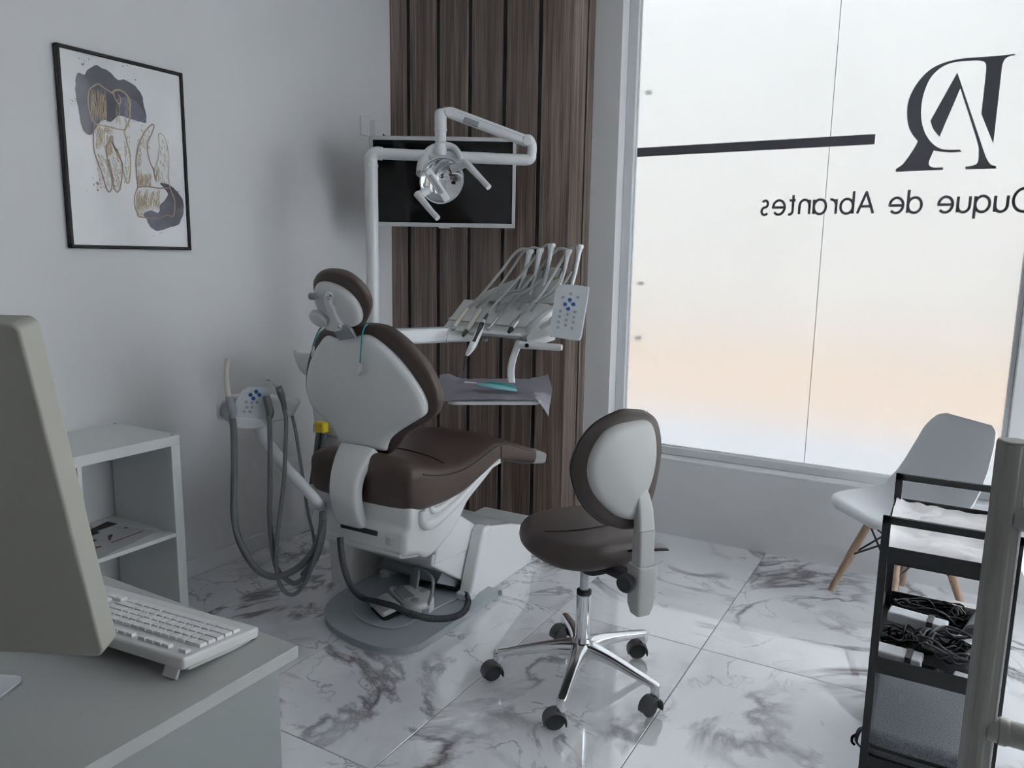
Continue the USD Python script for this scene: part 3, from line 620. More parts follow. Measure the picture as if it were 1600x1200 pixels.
fc.part('bail', fcf(tube(bail, 0.007, 12, 6)), 'cool_grey', smooth=60)
fc.part('bail_plate', fcf(frame(slab(spline(np.array([(-.02, -.05), (.03, -.055), (.035, 0), (.022, .05), (-.012, .05), (-.03, 0)]), 4, closed=True), .012, .004), (-.066, .045, .088), (1, 0, 0), (0, .2, .98), (0, -.98, .2))), 'cool_grey', smooth=45)
hp = [dep(531, 840, 2.78), dep(536, 880, 2.78), dep(548, 915, 2.78)] + [at(a, b, z=z) for a, b, z in ((566, 934, .075), (590, 940, .11), (615, 947, .122), (640, 958, .118), (670, 966, .088), (700, 966, .06), (722, 958, .053), (731, 943, .053), (728, 928, .053), (708, 918, .053), (680, 913, .053), (650, 912, .053))]
hp = np.array(hp)
hz = solo('foot_control_hose', tube(hp, 0.0115, 14, 8), 'hose_dark', 'dark ribbed hose looping from under the seat around the foot control', 'hose', smooth=60)
rib = spline(hp, 24); 
seg = [i for i in range(len(rib)) if 6 * 24 < i < 10.3 * 24]
rings = [frame(skin([sec((0, 0, h), (1, 0, 0), (0, 1, 0), r, r, 2, 12) for h, r in ((-.0018, .0112), (-.001, .0135), (.001, .0135), (.0018, .0112))]), rib[i], *perp(rib[i + 1] - rib[i - 1])) for i in seg[::2]]
v, f = cat(*rings); usdkit.mesh(stage, '/World/foot_control_hose/ribbed_sleeve', (v, f), MAT['hose_dark'], smooth=40)

# ---------------------------------------------------------------- spittoon column left of the chair, with the pole base
su = Thing('spittoon_unit', 'white spittoon column with round bowl standing between the wall and the chair', 'dental unit', loc=(-2.25, 2.55, 0))
col = []
for z, x0, x1, y0, y1 in ((0.0, -2.33, -2.16, 2.42, 2.80), (0.25, -2.335, -2.16, 2.41, 2.80), (0.55, -2.355, -2.16, 2.39, 2.80), (0.80, -2.375, -2.16, 2.37, 2.80), (0.93, -2.385, -2.17, 2.37, 2.80), (0.955, -2.375, -2.18, 2.385, 2.79)):
    col.append(sec(((x0 + x1) / 2, (y0 + y1) / 2, z), X, Y3, (x1 - x0) / 2, (y1 - y0) / 2, 7, 48))
su.part('column', skin(col), 'white_gloss', smooth=40)
su.part('holder_recess', cbox(-2.345, -2.19, 2.362, 2.40, 0.69, 0.735, 0.006), 'white_satin')
by, bx, bz = 2.40, -2.315, 0.985
su.part('bowl', revolve([(0, -.05), (.03, -.055), (.055, -.05), (.078, -.036), (.096, -.012), (.108, .018), (.114, .045), (.116, .060), (.113, .064), (.108, .058), (.098, .02), (.08, -.012), (.05, -.032), (0, -.036)], 40, (bx, by, bz), (0, 0, 1)), 'white_gloss', smooth=50)
su.part('bowl_neck', cyl((bx, by + 0.02, 0.93), (bx, by + 0.02, 0.95), 0.05), 'white_satin')
PX, PY = at(583, 480, y=2.68)[0], 2.68
su.part('pole_base', revolve([(0, 0), (.058, 0), (.058, .10), (.052, .16), (.046, .175), (.030, .18), (0, .18)], 32, (PX, PY, 0.95)), 'arm_white', smooth=40)
hb = Thing('suction_plug', 'yellow and grey double hose plug in the column holder behind the chair back', 'hose plug')
yp = at(499, 668, y=2.33)
hb.part('cap', rbox(yp[0] - .026, yp[0] + .026, 2.325, 2.362, yp[2] - .024, yp[2] + .022, .009), 'yellow', smooth=40)
for dx, q in ((-.012, (488, 770)), (.014, (502, 740))):
    e = at(*q, y=2.335)
    hb.part('hose', tube([(yp[0] + dx, 2.345, yp[2] - .02), (yp[0] + dx - .004, 2.34, yp[2] - .06), (yp[0] + dx * .7 - .02, 2.335, yp[2] - .14), (e[0] - .002, 2.33, e[2])], [.016, .016, .014, .014] if dx < 0 else [.011, .011, .010, .010], 12, 8), 'hose_grey', smooth=60)

# assistant's holder on its arm, left of the chair back
DA = 2.93
ah = Thing('assistant_holder', 'white wing-shaped instrument holder with keypad on an arm left of the chair', 'instrument holder', loc=dep(410, 640, DA))
AO = dep(404, 640, DA); AR = RT * 0.985 + FW * 0.17; AR = unit([AR[0], AR[1], 0]); AZ = unit([0, 0, 1]) ; AN = unit(np.cross(AR, AZ))   # AN points to the camera side
if AN @ FW > 0: AN = -AN
def ap(px, py, h=0.0): return onplane(px, py, AO + AN * h, AN)
def apl(pts, h=0.0): return np.array([((ap(a, b, h) - AO) @ AR, (ap(a, b, h) - AO) @ AZ) for a, b in pts])
wing = spline(apl([(338, 634), (343, 624), (356, 619), (380, 617), (410, 617), (440, 620), (460, 624), (468, 630), (464, 640), (456, 652), (444, 655), (425, 660), (412, 665), (370, 664), (356, 659), (345, 650)]), 4, closed=True)
ah.part('body', frame(slab(wing, 0.07, 0.02, 4), AO - AN * 0.05, AR, AZ, AN), 'white_satin', smooth=50)
pn = apl([(387, 607), (416, 607), (420, 612), (407, 648), (404, 651), (366, 649), (364, 646), (384, 609)])
PNN = unit(AN + AZ * 0.35); 
ahk = ah.part('keypad', frame(slab(spline(pn, 4, closed=True), 0.03, 0.008, 3), AO + AN * 0.012, AR, AZ, AN), 'panel_face', smooth=45)
def dot(th, px, py, r, mat, o, u, v, n, h, name='key', parent=None):
    p = onplane(px, py, o + n * h, n)
    th.part(name, frame(slab(ngon(r, 18), 0.002, 0.0006, 2), p, u, v, n), mat, parent=parent)
for px, py in ((400.5, 612), (391.5, 617), (405.5, 617), (396, 622.5)): dot(ah, px, py, .0078, 'button_blue', AO, AR, AZ, AN, .0405, parent=ahk)
for px, py in ((385, 628), (393.5, 629), (401.5, 628.5), (386, 636), (394, 636), (382, 643), (391, 643)): dot(ah, px, py, .006, 'button_grey', AO, AR, AZ, AN, .0405, parent=ahk)
ah.part('front_lip', frame(slab(spline(apl([(363, 648), (404, 650), (414, 656), (412, 666), (366, 665)]), 4, closed=True), 0.03, 0.008, 3), AO + AN * 0.016, AR, AZ, AN), 'white_gloss', smooth=45)
ah.part('hook', tube([ap(350, 627, .02), ap(343, 636, .035), ap(342, 650, .03), ap(347, 654, .02)], 0.008, 10, 5), 'white_satin', smooth=60)
ah.part('arm', tube([dep(404, 650, DA + .03), dep(407, 672, DA + .03), dep(420, 694, DA + .03), dep(445, 728, DA - .02), dep(470, 755, DA - .06), dep(494, 782, DA - .08), (-2.13, 2.20, .44), (-2.08, 2.22, .43)], [.024, .024, .023, .022, .021, .020, .020, .020], 18, 8), 'arm_white', smooth=60)
ah.part('arm_joint', revolve([(0, 0), (.03, 0), (.032, .01), (.032, .06), (.028, .07), (0, .07)], 24, (-2.135, 2.165, 0.475)), 'white_satin', smooth=40)
# the four hoses hanging in loops
def hang(pts, d0, d1, r): 
    n = len(pts); return tube([dep(a, b, d0 + (d1 - d0) * i / (n - 1)) for i, (a, b) in enumerate(pts)], r, 14, 8)
sA = Thing('suction_tube', 'thick suction hose with upright clear nozzle in the holder', 'suction hose')
sA.part('nozzle', tube([ap(358, 624, .06), ap(354, 600, .06), ap(354, 578, .06), ap(357, 560, .06), ap(362, 559, .06)][:4], [.0105, .010, .0095, .0105], 14, 6), 'cream_tube', smooth=60, label='clear suction nozzle')
sA.part('handle', tube([ap(358, 619, .06), ap(360, 632, .06), ap(363, 642, .06), ap(364, 652, .055)], [.0125, .016, .0165, .0125], 14, 5), 'cool_grey', smooth=60)
sA.part('hose', hang([(362, 648), (365, 670), (366, 720), (365, 770), (366, 810), (376, 850), (400, 888), (430, 901), (467, 886), (494, 853), (502, 826), (504, 800)], DA - .06, 2.82, .0125), 'hose_grey', smooth=60)
sB = Thing('suction_tube', 'thin suction hose with short grey handle beside the keypad', 'suction hose')
sB.part('handle', tube([ap(416, 619, .06), ap(419, 632, .06), ap(422, 644, .06), ap(420, 656, .055)], [.0125, .0145, .0145, .010], 14, 5), 'hose_grey', smooth=60)
sB.part('hose', hang([(419, 650), (421, 664), (422, 710), (422, 765), (421, 800), (424, 845), (431, 884), (445, 903), (461, 911), (480, 897), (492, 872), (500, 840), (505, 810)], DA - .06, 2.82, .009), 'hose_grey', smooth=60)
sC = Thing('air_water_syringe', 'grey three-way syringe with thin bent tip in the holder', 'dental syringe')
sC.part('tip', tube([ap(417, 594, .07), ap(423, 595, .07), ap(429, 602, .07), ap(434, 608, .07)], .0022, 8, 6), 'steel', smooth=60)
sC.part('body', tube([ap(435, 604, .07), ap(439, 616, .07), ap(443, 630, .066), ap(445, 641, .06)], [.012, .0135, .010, .009], 14, 5), 'hose_grey', smooth=60)
sC.part('button', frame(slab(rrect(.012, .012, .003), .006, .002), ap(438, 610, .083), AR, AZ, AN), 'steel')
sC.part('hose', hang([(444, 640), (447, 656), (446, 700), (444, 745), (439, 790), (432, 850), (433, 897), (443, 922), (458, 929), (475, 914), (490, 878), (499, 845), (506, 812)], DA - .07, 2.81, .0075), 'hose_grey', smooth=60)
sC2 = solo('supply_hose', hang([(457, 650), (463, 680), (473, 745), (481, 800), (489, 834), (491, 862), (486, 885)], DA - .02, 2.83, .006), 'hose_grey', 'thin grey supply hose running from the right end of the instrument holder', 'hose', smooth=60)
solo('umbilical_hose', tube([dep(505, 800, 2.86), dep(504, 830, 2.85), dep(498, 858, 2.85), dep(487, 882, 2.86), dep(474, 898, 2.88)], .0135, 14, 6), 'hose_grey', 'thick grey hose dropping from the hinge block left of the seat casing', 'hose', smooth=60)

# ---------------------------------------------------------------- operating lamp on its pole
DL = 3.38
lamp = Thing('operating_lamp', 'white dental operating lamp on jointed arms with round mirror reflector', 'dental lamp', loc=(PX, PY, 1.13))
ztop = at(572, 240, y=PY)[2]
lamp.part('pole', cyl((PX, PY, 1.125), (PX, PY, ztop - .05), 0.0285, 28), 'lamp_white', smooth=40)
lamp.part('pole_sleeve', cyl((PX, PY, ztop - .06), (PX, PY, ztop - .045), 0.0305, 28), 'lamp_white', smooth=40)
E0 = np.array([PX, PY, ztop]); 
def along(px, py): return dep(px, py, DL)
E1 = dep(823, 250, 3.42)
lamp.part('elbow', tube([E0 - Z3 * .046, E0 - Z3 * .02, E0 + unit(E1 - E0) * .02, E0 + unit(E1 - E0) * .05], .0285, 20, 5), 'lamp_white', smooth=50)
lamp.part('lower_arm', tube([E0 + unit(E1 - E0) * .03, E1], .0245, 22, 0), 'lamp_white', smooth=50)
E2 = E1 + Z3 * (at(830, 222, y=E1[1])[2] - E1[2])
k = unit(E1 - E0)
lamp.part('knuckle', tube([E1 - k * .03, E1 - k * .005, E1 + k * .016 + Z3 * .006, E1 + k * .022 + Z3 * .03, E2 + k * .022 - Z3 * .012, E2 + k * .008 + Z3 * .012, E2 - k * .01 + Z3 * .016], [.0245, .0245, .023, .0215, .0215, .022, .018], 20, 6), 'lamp_white', smooth=55)
E3 = dep(703, 177, 3.38)
ua = unit(E3 - E2); us = unit(np.cross(ua, Z3)); uu = np.cross(us, ua)
L_ = np.linalg.norm(E3 - E2)
uap = lamp.part('upper_arm', frame(slab(rrect(.042, .050, .018, 6), L_, .004), E2 + Z3 * .004, us, uu, ua), 'lamp_white', smooth=45)
lamp.part('arm_cap', cyl(E2 + Z3 * .004 - us * .024, E2 + Z3 * .004 + us * .024, .02, 24), 'lamp_white', smooth=40)
lamp.part('arm_cap', cyl(E3 + Z3 * .002 - us * .024, E3 + Z3 * .002 + us * .024, .021, 24), 'lamp_white', smooth=40)
for s in (.019, -.019):
    lamp.part('arm_groove', bar(E2 + ua * .02 + us * s + uu * .014, E3 - ua * .03 + us * s + uu * .014, .004, .0016, .0004, up=uu), 'cool_grey', smooth=False, parent=uap)
lt = (E2 * .28 + E3 * .72) - us * 0
sd = -us if (-us) @ FW < 0 else us
lamp.part('arm_latch', bar(lt - ua * .035 + sd * .017 - uu * .006, lt + ua * .035 + sd * .017 - uu * .006, .012, .026, .003, up=uu), 'cool_grey', parent=uap)
J = dep(688.5, 183, 3.38)
zb = dep(687, 236, 3.36)
lamp.part('drop_elbow', revolve([(0, .036), (.010, .0355), (.020, .030), (.0255, .018), (.0265, .0), (.0265, -.05), (0, -.05)], 28, J), 'lamp_white', smooth=55)
lamp.part('drop_arm', tube([E3 - ua * .02, E3 + ua * .012, J + Z3 * .012], [.022, .0225, .021], 20, 4), 'lamp_white', smooth=55)
lamp.part('drop_collar', cyl(J - Z3 * .058, J - Z3 * .048, .0285, 28), 'lamp_white', smooth=40)
lamp.part('drop_tube', tube([J - Z3 * .05, J - Z3 * .10, zb], [.0255, .024, .022], 22, 0), 'lamp_white', smooth=50)
# head: mirror dish looking down towards the stool, yoke, bar, two handles
HC = dep(689, 281, 3.30)
hn = unit(-FW * 0.80 + RT * 0.42 - UP * 0.45); e1 = unit(RT * 0.85 + UP * 0.50); e1 = unit(e1 - hn * (e1 @ hn)); e2 = np.cross(hn, e1)
dish = [(0, -.035), (.03, -.033), (.06, -.022), (.085, -.004), (.095, .010), (.098, .014), (.096, .017), (.090, .010), (.078, -.003), (.055, -.017), (.028, -.026), (0, -.028)]
ang = np.arange(56) * 2 * np.pi / 56
lamp.part('head_shell', frame(revolve([(0, -.046), (.04, -.044), (.075, -.025), (.098, .004), (.101, .013), (.099, .017), (.095, .012), (.07, -.018), (0, -.036)], 56), HC, e1, e2, hn), 'lamp_white', smooth=50)
lamp.part('reflector', frame(revolve([(0, -.030), (.03, -.027), (.06, -.016), (.085, .002), (.0945, .013), (.0955, .0145), (.086, -.001), (.06, -.019), (0, -.033)], 56), HC, e1, e2, hn), 'chrome', smooth=50, label='mirror reflector dish')
bdir = unit(RT * 0.62 - UP * 0.78); bdir = unit(bdir - hn * (bdir @ hn)); bs_ = np.cross(hn, bdir)
bcp = lamp.part('bulb_cover', frame(slab(rrect(.17, .034, .012), .022, .007), HC + hn * .008 - bs_ * .030, bdir, bs_, hn), 'lamp_white', smooth=45)
lamp.part('bulb_cover_inset', frame(slab(rrect(.10, .014, .006), .003, .001), HC + hn * .0295 - bs_ * .032 - bdir * .01, bdir, bs_, hn), 'cool_grey', smooth=45, parent=bcp)
yk = [dep(657, 272, 3.33), dep(661, 255, 3.36), dep(672, 238, 3.37), dep(690, 229, 3.37), dep(708, 231, 3.36), dep(718, 243, 3.34), dep(722, 258, 3.32)]
lamp.part('yoke', tube(yk, [.020, .024, .024, .020, .016, .014, .014], 18, 8, flat=1.15), 'lamp_white', smooth=60)
lamp.part('yoke_collar', revolve([(0, 0), (.026, 0), (.028, .02), (.022, .05), (0, .05)], 24, dep(688, 243, 3.36)), 'lamp_white', smooth=45)
for a, b, c in (((706, 263), (722, 257), (729, 252)), ((668, 296), (659, 303), (653, 305))):
    lamp.part('handle_boss', tube([dep(*a, 3.31), dep(*b, 3.29), dep(*c, 3.28)], [.020, .019, .016], 16, 4), 'lamp_white', smooth=55)
for pts in (((727, 254), (736, 263), (752, 280), (764, 293)), ((652, 303), (660, 313), (673, 329), (684, 341))):
    lamp.part('handle', tube([dep(a, b, 3.27 - .02 * i) for i, (a, b) in enumerate(pts)], [.0165, .015, .013, .0125], 16, 6), 'lamp_white', smooth=50)

# ---------------------------------------------------------------- wall screen on a bracket
tvc = dep(693, 286, 3.80)
tv_th = math.radians(13)
fr_h = unit([FW[0], FW[1], 0]); tr = unit([RT[0], RT[1], 0]); tn = unit(-fr_h * math.cos(tv_th) - Z3 * math.sin(tv_th)); tu = np.cross(tn, tr); tu = tu if tu[2] > 0 else -tu
tv = Thing('wall_screen', 'flat screen television with thin white frame angled on a wall bracket', 'television', loc=tvc)
Wt, Ht = 0.715, 0.435
def tvb(x0, x1, y0, y1, z0, z1, c=.002): return frame(cbox(x0, x1, y0, y1, z0, z1, c), tvc, tr, tu, tn)
tv.part('housing', tvb(-Wt / 2, Wt / 2, -Ht / 2, Ht / 2, -.035, -.004), 'tv_white', smooth=False)
tv.part('screen', tvb(-Wt / 2 + .016, Wt / 2 - .016, -Ht / 2 + .02, Ht / 2 - .016, -.006, .0008, .0003), 'screen_black', smooth=False)
for x0, x1, y0, y1 in ((-Wt / 2, Wt / 2, Ht / 2 - .017, Ht / 2), (-Wt / 2, Wt / 2, -Ht / 2, -Ht / 2 + .021), (-Wt / 2, -Wt / 2 + .017, -Ht / 2, Ht / 2), (Wt / 2 - .017, Wt / 2, -Ht / 2, Ht / 2)):
    tv.part('bezel', tvb(x0, x1, y0, y1, -.006, .004, .0015), 'tv_white', smooth=False)
tv.part('badge', tvb(-.03, .03, -Ht / 2 - .006, -Ht / 2 + .002, -.02, .002, .001), 'tv_white', smooth=False)
tw = np.array([tvc[0] + .05, WOODY + .004, tvc[2] + .02])
tv.part('bracket_arm', bar(tvc - tn * .035, tw, .04, .05, .004), 'rubber_dark')
tv.part('wall_plate', cbox(tw[0] - .06, tw[0] + .06, WOODY - .014, WOODY - .001, tw[2] - .1, tw[2] + .1), 'rubber_dark')
# twin wall sockets and the lead up to the screen
sk = Thing('wall_socket', 'white wall sockets high in the corner above the screen', 'wall socket', loc=(XL, 3.36, 2.13))
sk.part('plate', cbox(XL, XL + .012, 3.315, 3.385, 2.09, 2.19, .003), 'trim_white')
sk.part('plug_box', cbox(XL + .0, XL + .05, 3.385, 3.45, 2.06, 2.175, .004), 'trim_white')
sk.part('lead', tube([(XL + .03, 3.45, 2.12), (XL + .06, 3.47, 2.09), (XL + .13, 3.44, 2.04), (XL + .2, 3.40, 1.95)], .004, 8, 6), 'cable_black', smooth=60)

# ---------------------------------------------------------------- delivery unit: beam from the column, sloping instrument head, whip arms, keypad, tray
def dd(p): return float((np.asarray(p) - EYE) @ FW)
du = Thing('delivery_unit', 'white instrument delivery unit with sloping head, whip arms, keypad and tray below', 'dental delivery unit', loc=(-1.75, 2.88, 1.05))
FL = dep(692, 512, 3.38); HR = unit([.993, .089, -.075]); HH = unit([-.089, .996, 0]); HU_ = unit(HH * math.cos(math.radians(29.8)) + Z3 * math.sin(math.radians(29.8))); HNn = unit(np.cross(HR, HU_))
if HNn[2] < 0: HNn = -HNn
HUv = unit(np.cross(HNn, HR))
def hp2(pts, h=0.0): return np.array([((onplane(a, b, FL + HNn * h, HNn) - FL) @ HR, (onplane(a, b, FL + HNn * h, HNn) - FL) @ HUv) for a, b in pts])
beam = [dep(612, 526, 3.24), dep(742, 521, 3.46)]
du.part('beam', frame(slab(rrect(.075, .066, .012), np.linalg.norm(beam[1] - beam[0]) + .15, .004), beam[0] - unit(beam[1] - beam[0]) * .15, unit(np.cross(unit(beam[1] - beam[0]), Z3)), Z3, unit(beam[1] - beam[0])), 'arm_white', smooth=40)
q0 = beam[0] - unit(beam[1] - beam[0]) * .15
du.part('beam_pivot', revolve([(0, 0), (.052, 0), (.055, .005), (.055, .085), (.050, .095), (0, .095)], 32, (q0[0] - .01, q0[1], q0[2] - .05)), 'arm_white', smooth=40)
hd_top = hp2([(692, 511), (725, 467), (856, 474), (868, 480), (822, 523)])
du.part('head', frame(slab(spline(hd_top, 1, closed=True), .030, .006), FL - HNn * .030, HR, HUv, HNn), 'white_satin', smooth=40)
du.part('head_underside', frame(slab(inset(ccw(spline(hd_top, 1, closed=True)), .03), .03, .01), FL - HNn * .058, HR, HUv, HNn), 'cool_grey', smooth=40)
du.part('head_front', frame(slab(hp2([(697, 516), (704, 509), (812, 521), (816, 526)], .002), .006, .002), FL + HNn * .0, HR, HUv, HNn), 'white_gloss', smooth=40)
du.part('silicone_mat', frame(slab(hp2([(713, 489), (741, 481), (838, 488), (822, 513), (700, 500)], .002), .008, .003), FL + HNn * .0, HR, HUv, HNn), 'white_satin', smooth=40)
BL = FL + HUv * .215
bnv = -HH; 
def bp(px, py, h=0.0): return onplane(px, py, BL + bnv * h, bnv)
def bpl(pts, h=0.0): return np.array([((bp(a, b, h) - BL) @ HR, (bp(a, b, h) - BL) @ Z3) for a, b in pts])
HRx = unit([HR[0], HR[1], 0])
du.part('rear_panel', frame(slab(bpl([(738, 470), (757, 456), (815, 433), (866, 418), (880, 420), (876, 462), (868, 474)]), .03, .005), BL, HRx, Z3, -bnv), 'white_satin', smooth=40)
for a, b in (((863, 433), (868, 437)), ((864, 437), (870, 434))):
    du.part('warning_mark', bar(bp(*a, .003), bp(*b, .003), .006, .003, .0005, up=bnv), 'marker_yellow', smooth=False)
du.part('side_block', cbox(0, 0.001, 0, 0.001, 0, 0.001) if False else frame(slab(hp2([(822, 524), (836, 505), (868, 494), (866, 520), (824, 534)], .0), .035, .006), FL - HNn * .04, HR, HUv, HNn), 'white_gloss', smooth=40)
tips = [(828, 394), (844, 392), (862, 385), (888, 394), (906, 387)]; feet = [(810, 458), (828, 461), (849, 446), (876, 442), (893, 448)]
tipp = []
for (a, b), (c, d) in zip(tips, feet):
    f0, f3 = bp(c, d, .02), bp(a, b, .03)
    f1, f2 = f0 * .62 + f3 * .38 + HH * .012, f0 * .2 + f3 * .8 + HH * .004
    rib_ = [sec(p, HRx, unit(np.cross(HRx, t)), w, g, 3, 16) for p, t, w, g in ((f0, f1 - f0, .006, .010), (f1, f2 - f0, .0055, .011), (f2, f3 - f1, .0078, .014), (f3 - unit(f3 - f2) * .012, f3 - f2, .0105, .017), (f3 - unit(f3 - f2) * .002, f3 - f2, .0150, .020), (f3 + unit(f3 - f2) * .008, f3 - f2, .0135, .018), (f3 + unit(f3 - f2) * .013, f3 - f2, .006, .01))]
    du.part('whip_arm', skin(rib_), 'arm_white', smooth=50)
    k0 = f0 * .45 + f3 * .55 - HRx * .012
    du.part('whip_stay', tube([bp(c - 4, d - 6, .02), k0 + HH * .01, f3 - HRx * .014 - Z3 * .012], .0045, 8, 4), 'cool_grey', smooth=50)
    du.part('whip_pin', cyl(k0 - HRx * .004, k0 + HRx * .012, .003, 10), 'cool_grey')
    tipp.append(f3)
# keypad on the right end
KO = dep(888, 490, 3.14); KN = unit(-FW * .95 + RT * -.22 + UP * .05); KR = unit(np.cross(UP, KN)); KU = np.cross(KN, KR)
def kpl(pts, h=0.0): return np.array([((onplane(a, b, KO + KN * h, KN) - KO) @ KR, (onplane(a, b, KO + KN * h, KN) - KO) @ KU) for a, b in pts])
kpo = spline(np.vstack([kpl([(873, 447.5), (895, 447), (915, 450), (917, 453), (911, 490), (904.5, 527), (902, 529), (880, 526), (862, 523), (860.5, 520), (866, 485), (871, 450)])]), 3, closed=True)
duk = du.part('keypad', frame(slab(kpo, .030, .006), KO - KN * .030, KR, KU, KN), 'panel_face', smooth=40)
for px, py in ((890.5, 468.5), (883, 475.5), (896, 475.5), (888, 482.5)): dot(du, px, py, .0082, 'button_blue', KO, KR, KU, KN, .0, parent=duk)
for px, py in ((892, 459), (880, 464.5), (903, 464.5), (876, 486), (899, 487.5), (887, 491.5), (874.5, 494.5), (897, 495.5), (885, 500), (873, 503), (896, 503.5), (884, 508), (872, 511.5), (894, 512.5)): dot(du, px, py, .0066, 'button_grey', KO, KR, KU, KN, .0, parent=duk)
du.part('keypad_arm', bar(KO - KN * .02 - KR * .02, dep(845, 512, 3.25), .03, .022, .004), 'white_gloss')
# handle and stalk down to the tray
hh0, hh1 = dep(812, 539, 3.22), dep(878, 543, 3.16)
du.part('handle', tube([hh0, hh0 * .7 + hh1 * .3, hh0 * .06 + hh1 * .94, hh1], [.016, .0155, .0145, .012], 18, 0), 'arm_white', smooth=45)
du.part('handle_knob', revolve([(0, 0), (.009, 0), (.009, .012), (.007, .016), (0, .016)], 18, dep(823, 540, 3.20), -FW), 'rubber_dark', smooth=40)
st_ = [dep(812, 532, 3.28), dep(807, 545, 3.28), dep(801, 562, 3.28), dep(798, 580, 3.28), dep(799, 598, 3.28)]
rows = [sec(p, RT, unit(np.cross(RT, t)), .0165, .014, 4, 20) for p, t in zip(spline(st_, 4), np.gradient(spline(st_, 4), axis=0))]
du.part('tray_stalk', skin(rows), 'arm_white', smooth=50)
du.part('stalk_collar', cyl(dep(816, 527, 3.28), dep(816, 541, 3.28), .014, 18), 'cool_grey')
du.part('knob_small', revolve([(0, 0), (.012, 0), (.010, .012), (0, .014)], 16, dep(758, 529, 3.30), (0, 0, -1)), 'cool_grey')
TZ = dep(770, 633, 3.12)[2]
trp = [at(699, 633.5, z=TZ), at(846, 633.5, z=TZ)]
tr_r = unit(trp[1] - trp[0]); tr_h = np.array([-tr_r[1], tr_r[0], 0]); Wtr = np.linalg.norm(trp[1] - trp[0])
pan = rrect(Wtr, .30, .035, 6, Wtr / 2, .152)
du.part('tray_pan', frame(slab(pan, .016, .006, 3), trp[0], tr_r, tr_h, Z3), 'white_satin', smooth=40)
def rimbox(P, w, h, z):
    P = ccw(P); Q = inset(P, w); n = len(P)
    loops = np.array([np.c_[P, np.full(n, z)], np.c_[P, np.full(n, z + h)], np.c_[Q, np.full(n, z + h)], np.c_[Q, np.full(n, z)], np.c_[P, np.full(n, z)]])
    return skin(loops, cap=False)
# grey-lilac protective film crumpled over the tray, corners hanging over
g = 56; U_, V_ = np.meshgrid(np.linspace(-.035, Wtr + .07, g), np.linspace(-.012, .34, g), indexing='ij')
nz = meshkit.fbm(np.stack([U_ * 13, V_ * 13, U_ * 0], -1), 4, 5) - .5
edge = np.clip((U_ - Wtr + .02) / .09, 0, 1); back = np.clip((V_ - .22) / .12, 0, 1); lefte = np.clip((.03 - U_) / .065, 0, 1)
zz = .024 + .016 * np.abs(nz) * 2 + .030 * back * (1 + .6 * nz) + .012 * lefte * np.clip(V_ / .2, 0, 1)
zz += .020 * edge * np.clip((V_ - .12) / .2, 0, 1)
cor = edge ** 1.3 * np.clip((.22 - V_) / .22, 0, 1); zz -= .075 * cor + .012 * cor * np.sin(V_ * 60)
zz -= .012 * lefte * np.clip((.10 - V_) / .12, 0, 1)
Pf = trp[0] + (U_ - .045 * edge * np.clip((.2 - V_) / .2, 0, 1))[..., None] * tr_r + (V_ - .02 * cor)[..., None] * tr_h + zz[..., None] * Z3
idx = np.arange(g * g).reshape(g, g); a, b, c, d = idx[:-1, :-1], idx[1:, :-1], idx[1:, 1:], idx[:-1, 1:]
solo('tray_film', (Pf.reshape(-1, 3), np.vstack([np.stack([a, b, c], -1).reshape(-1, 3), np.stack([a, c, d], -1).reshape(-1, 3)])), 'tray_film', 'grey-lilac plastic film crumpled over the instrument tray, corner hanging down', 'protective film', smooth=70)
mk_ = Thing('face_mask', 'pale teal folded face mask lying on the film-covered tray', 'face mask')
mc = at(775, 613, z=TZ + .03)
ml = spline(np.array([(-.085, .01), (-.04, .028), (.02, .026), (.075, .006), (.09, -.012), (.05, -.024), (-.01, -.022), (-.06, -.008)]), 5, closed=True)
mtr = unit(tr_r - Z3 * .13); mtz = unit(np.cross(mtr, tr_h))
mk_.part('fold', frame(pillow(ml, .007, .003, .010, .003, bulge=.006), mc + Z3 * .020, mtr, tr_h, mtz), 'mask_teal', smooth=60)
mk_.part('fold', frame(pillow(ml * np.array([.75, .6]) + np.array([.02, .016]), .006, .002, .008, .003, bulge=.003), mc + Z3 * .030, mtr, tr_h, mtz), 'teal', smooth=60)
mk_.part('ear_loop', tube([mc + tr_r * x + tr_h * y + Z3 * .04 for x, y in ((-.085, .01), (-.125, .03), (-.13, .01), (-.08, -.01))], .0018, 6, 5), 'paper_white', smooth=60)
solo('paper_twist', revolve([(0, 0), (.010, .004), (.012, .012), (.006, .02), (0, .024)], 12, mc + tr_r * .0 + tr_h * .028 + Z3 * .012, (.4, .2, 1)), 'paper_white', 'small white paper scrap lying behind the teal mask on the tray', 'paper scrap')

# five instruments lying on the head, each with its hose running up to a whip arm
def hpt(px, py, h): return onplane(px, py, FL + HNn * h, HNn)
def hose(pts, start, end, r, mat='hose_pale'):
    n = len(pts); s0, s1 = dd(start), dd(end)
    P = [start] + [dep(a, b, s0 + (s1 - s0) * ((i + 1) / (n + 1)) ** 1.0) for i, (a, b) in enumerate(pts)] + [end]
    return tube(P, r, 12, 8)
I1 = Thing('air_water_syringe', 'slim clear-handled syringe with bent needle tip, leftmost on the delivery head', 'dental syringe')
a, b = hpt(730, 482, .016), hpt(709, 511, .014)
I1.part('handle', tube([a, a * .5 + b * .5, b], [.0095, .0105, .010], 14, 0), 'cream_tube', smooth=50)
I1.part('valve', tube([b, b + (b - a) * .06 - Z3 * .002, hpt(706, 514, .010)], [.0095, .011, .006], 14, 4), 'steel', smooth=50)
I1.part('tip', tube([hpt(706, 514, .010), dep(701, 520, dd(b) - .01), dep(698, 528, dd(b) - .02), dep(697, 533, dd(b) - .03)], .0018, 8, 5), 'steel', smooth=60)
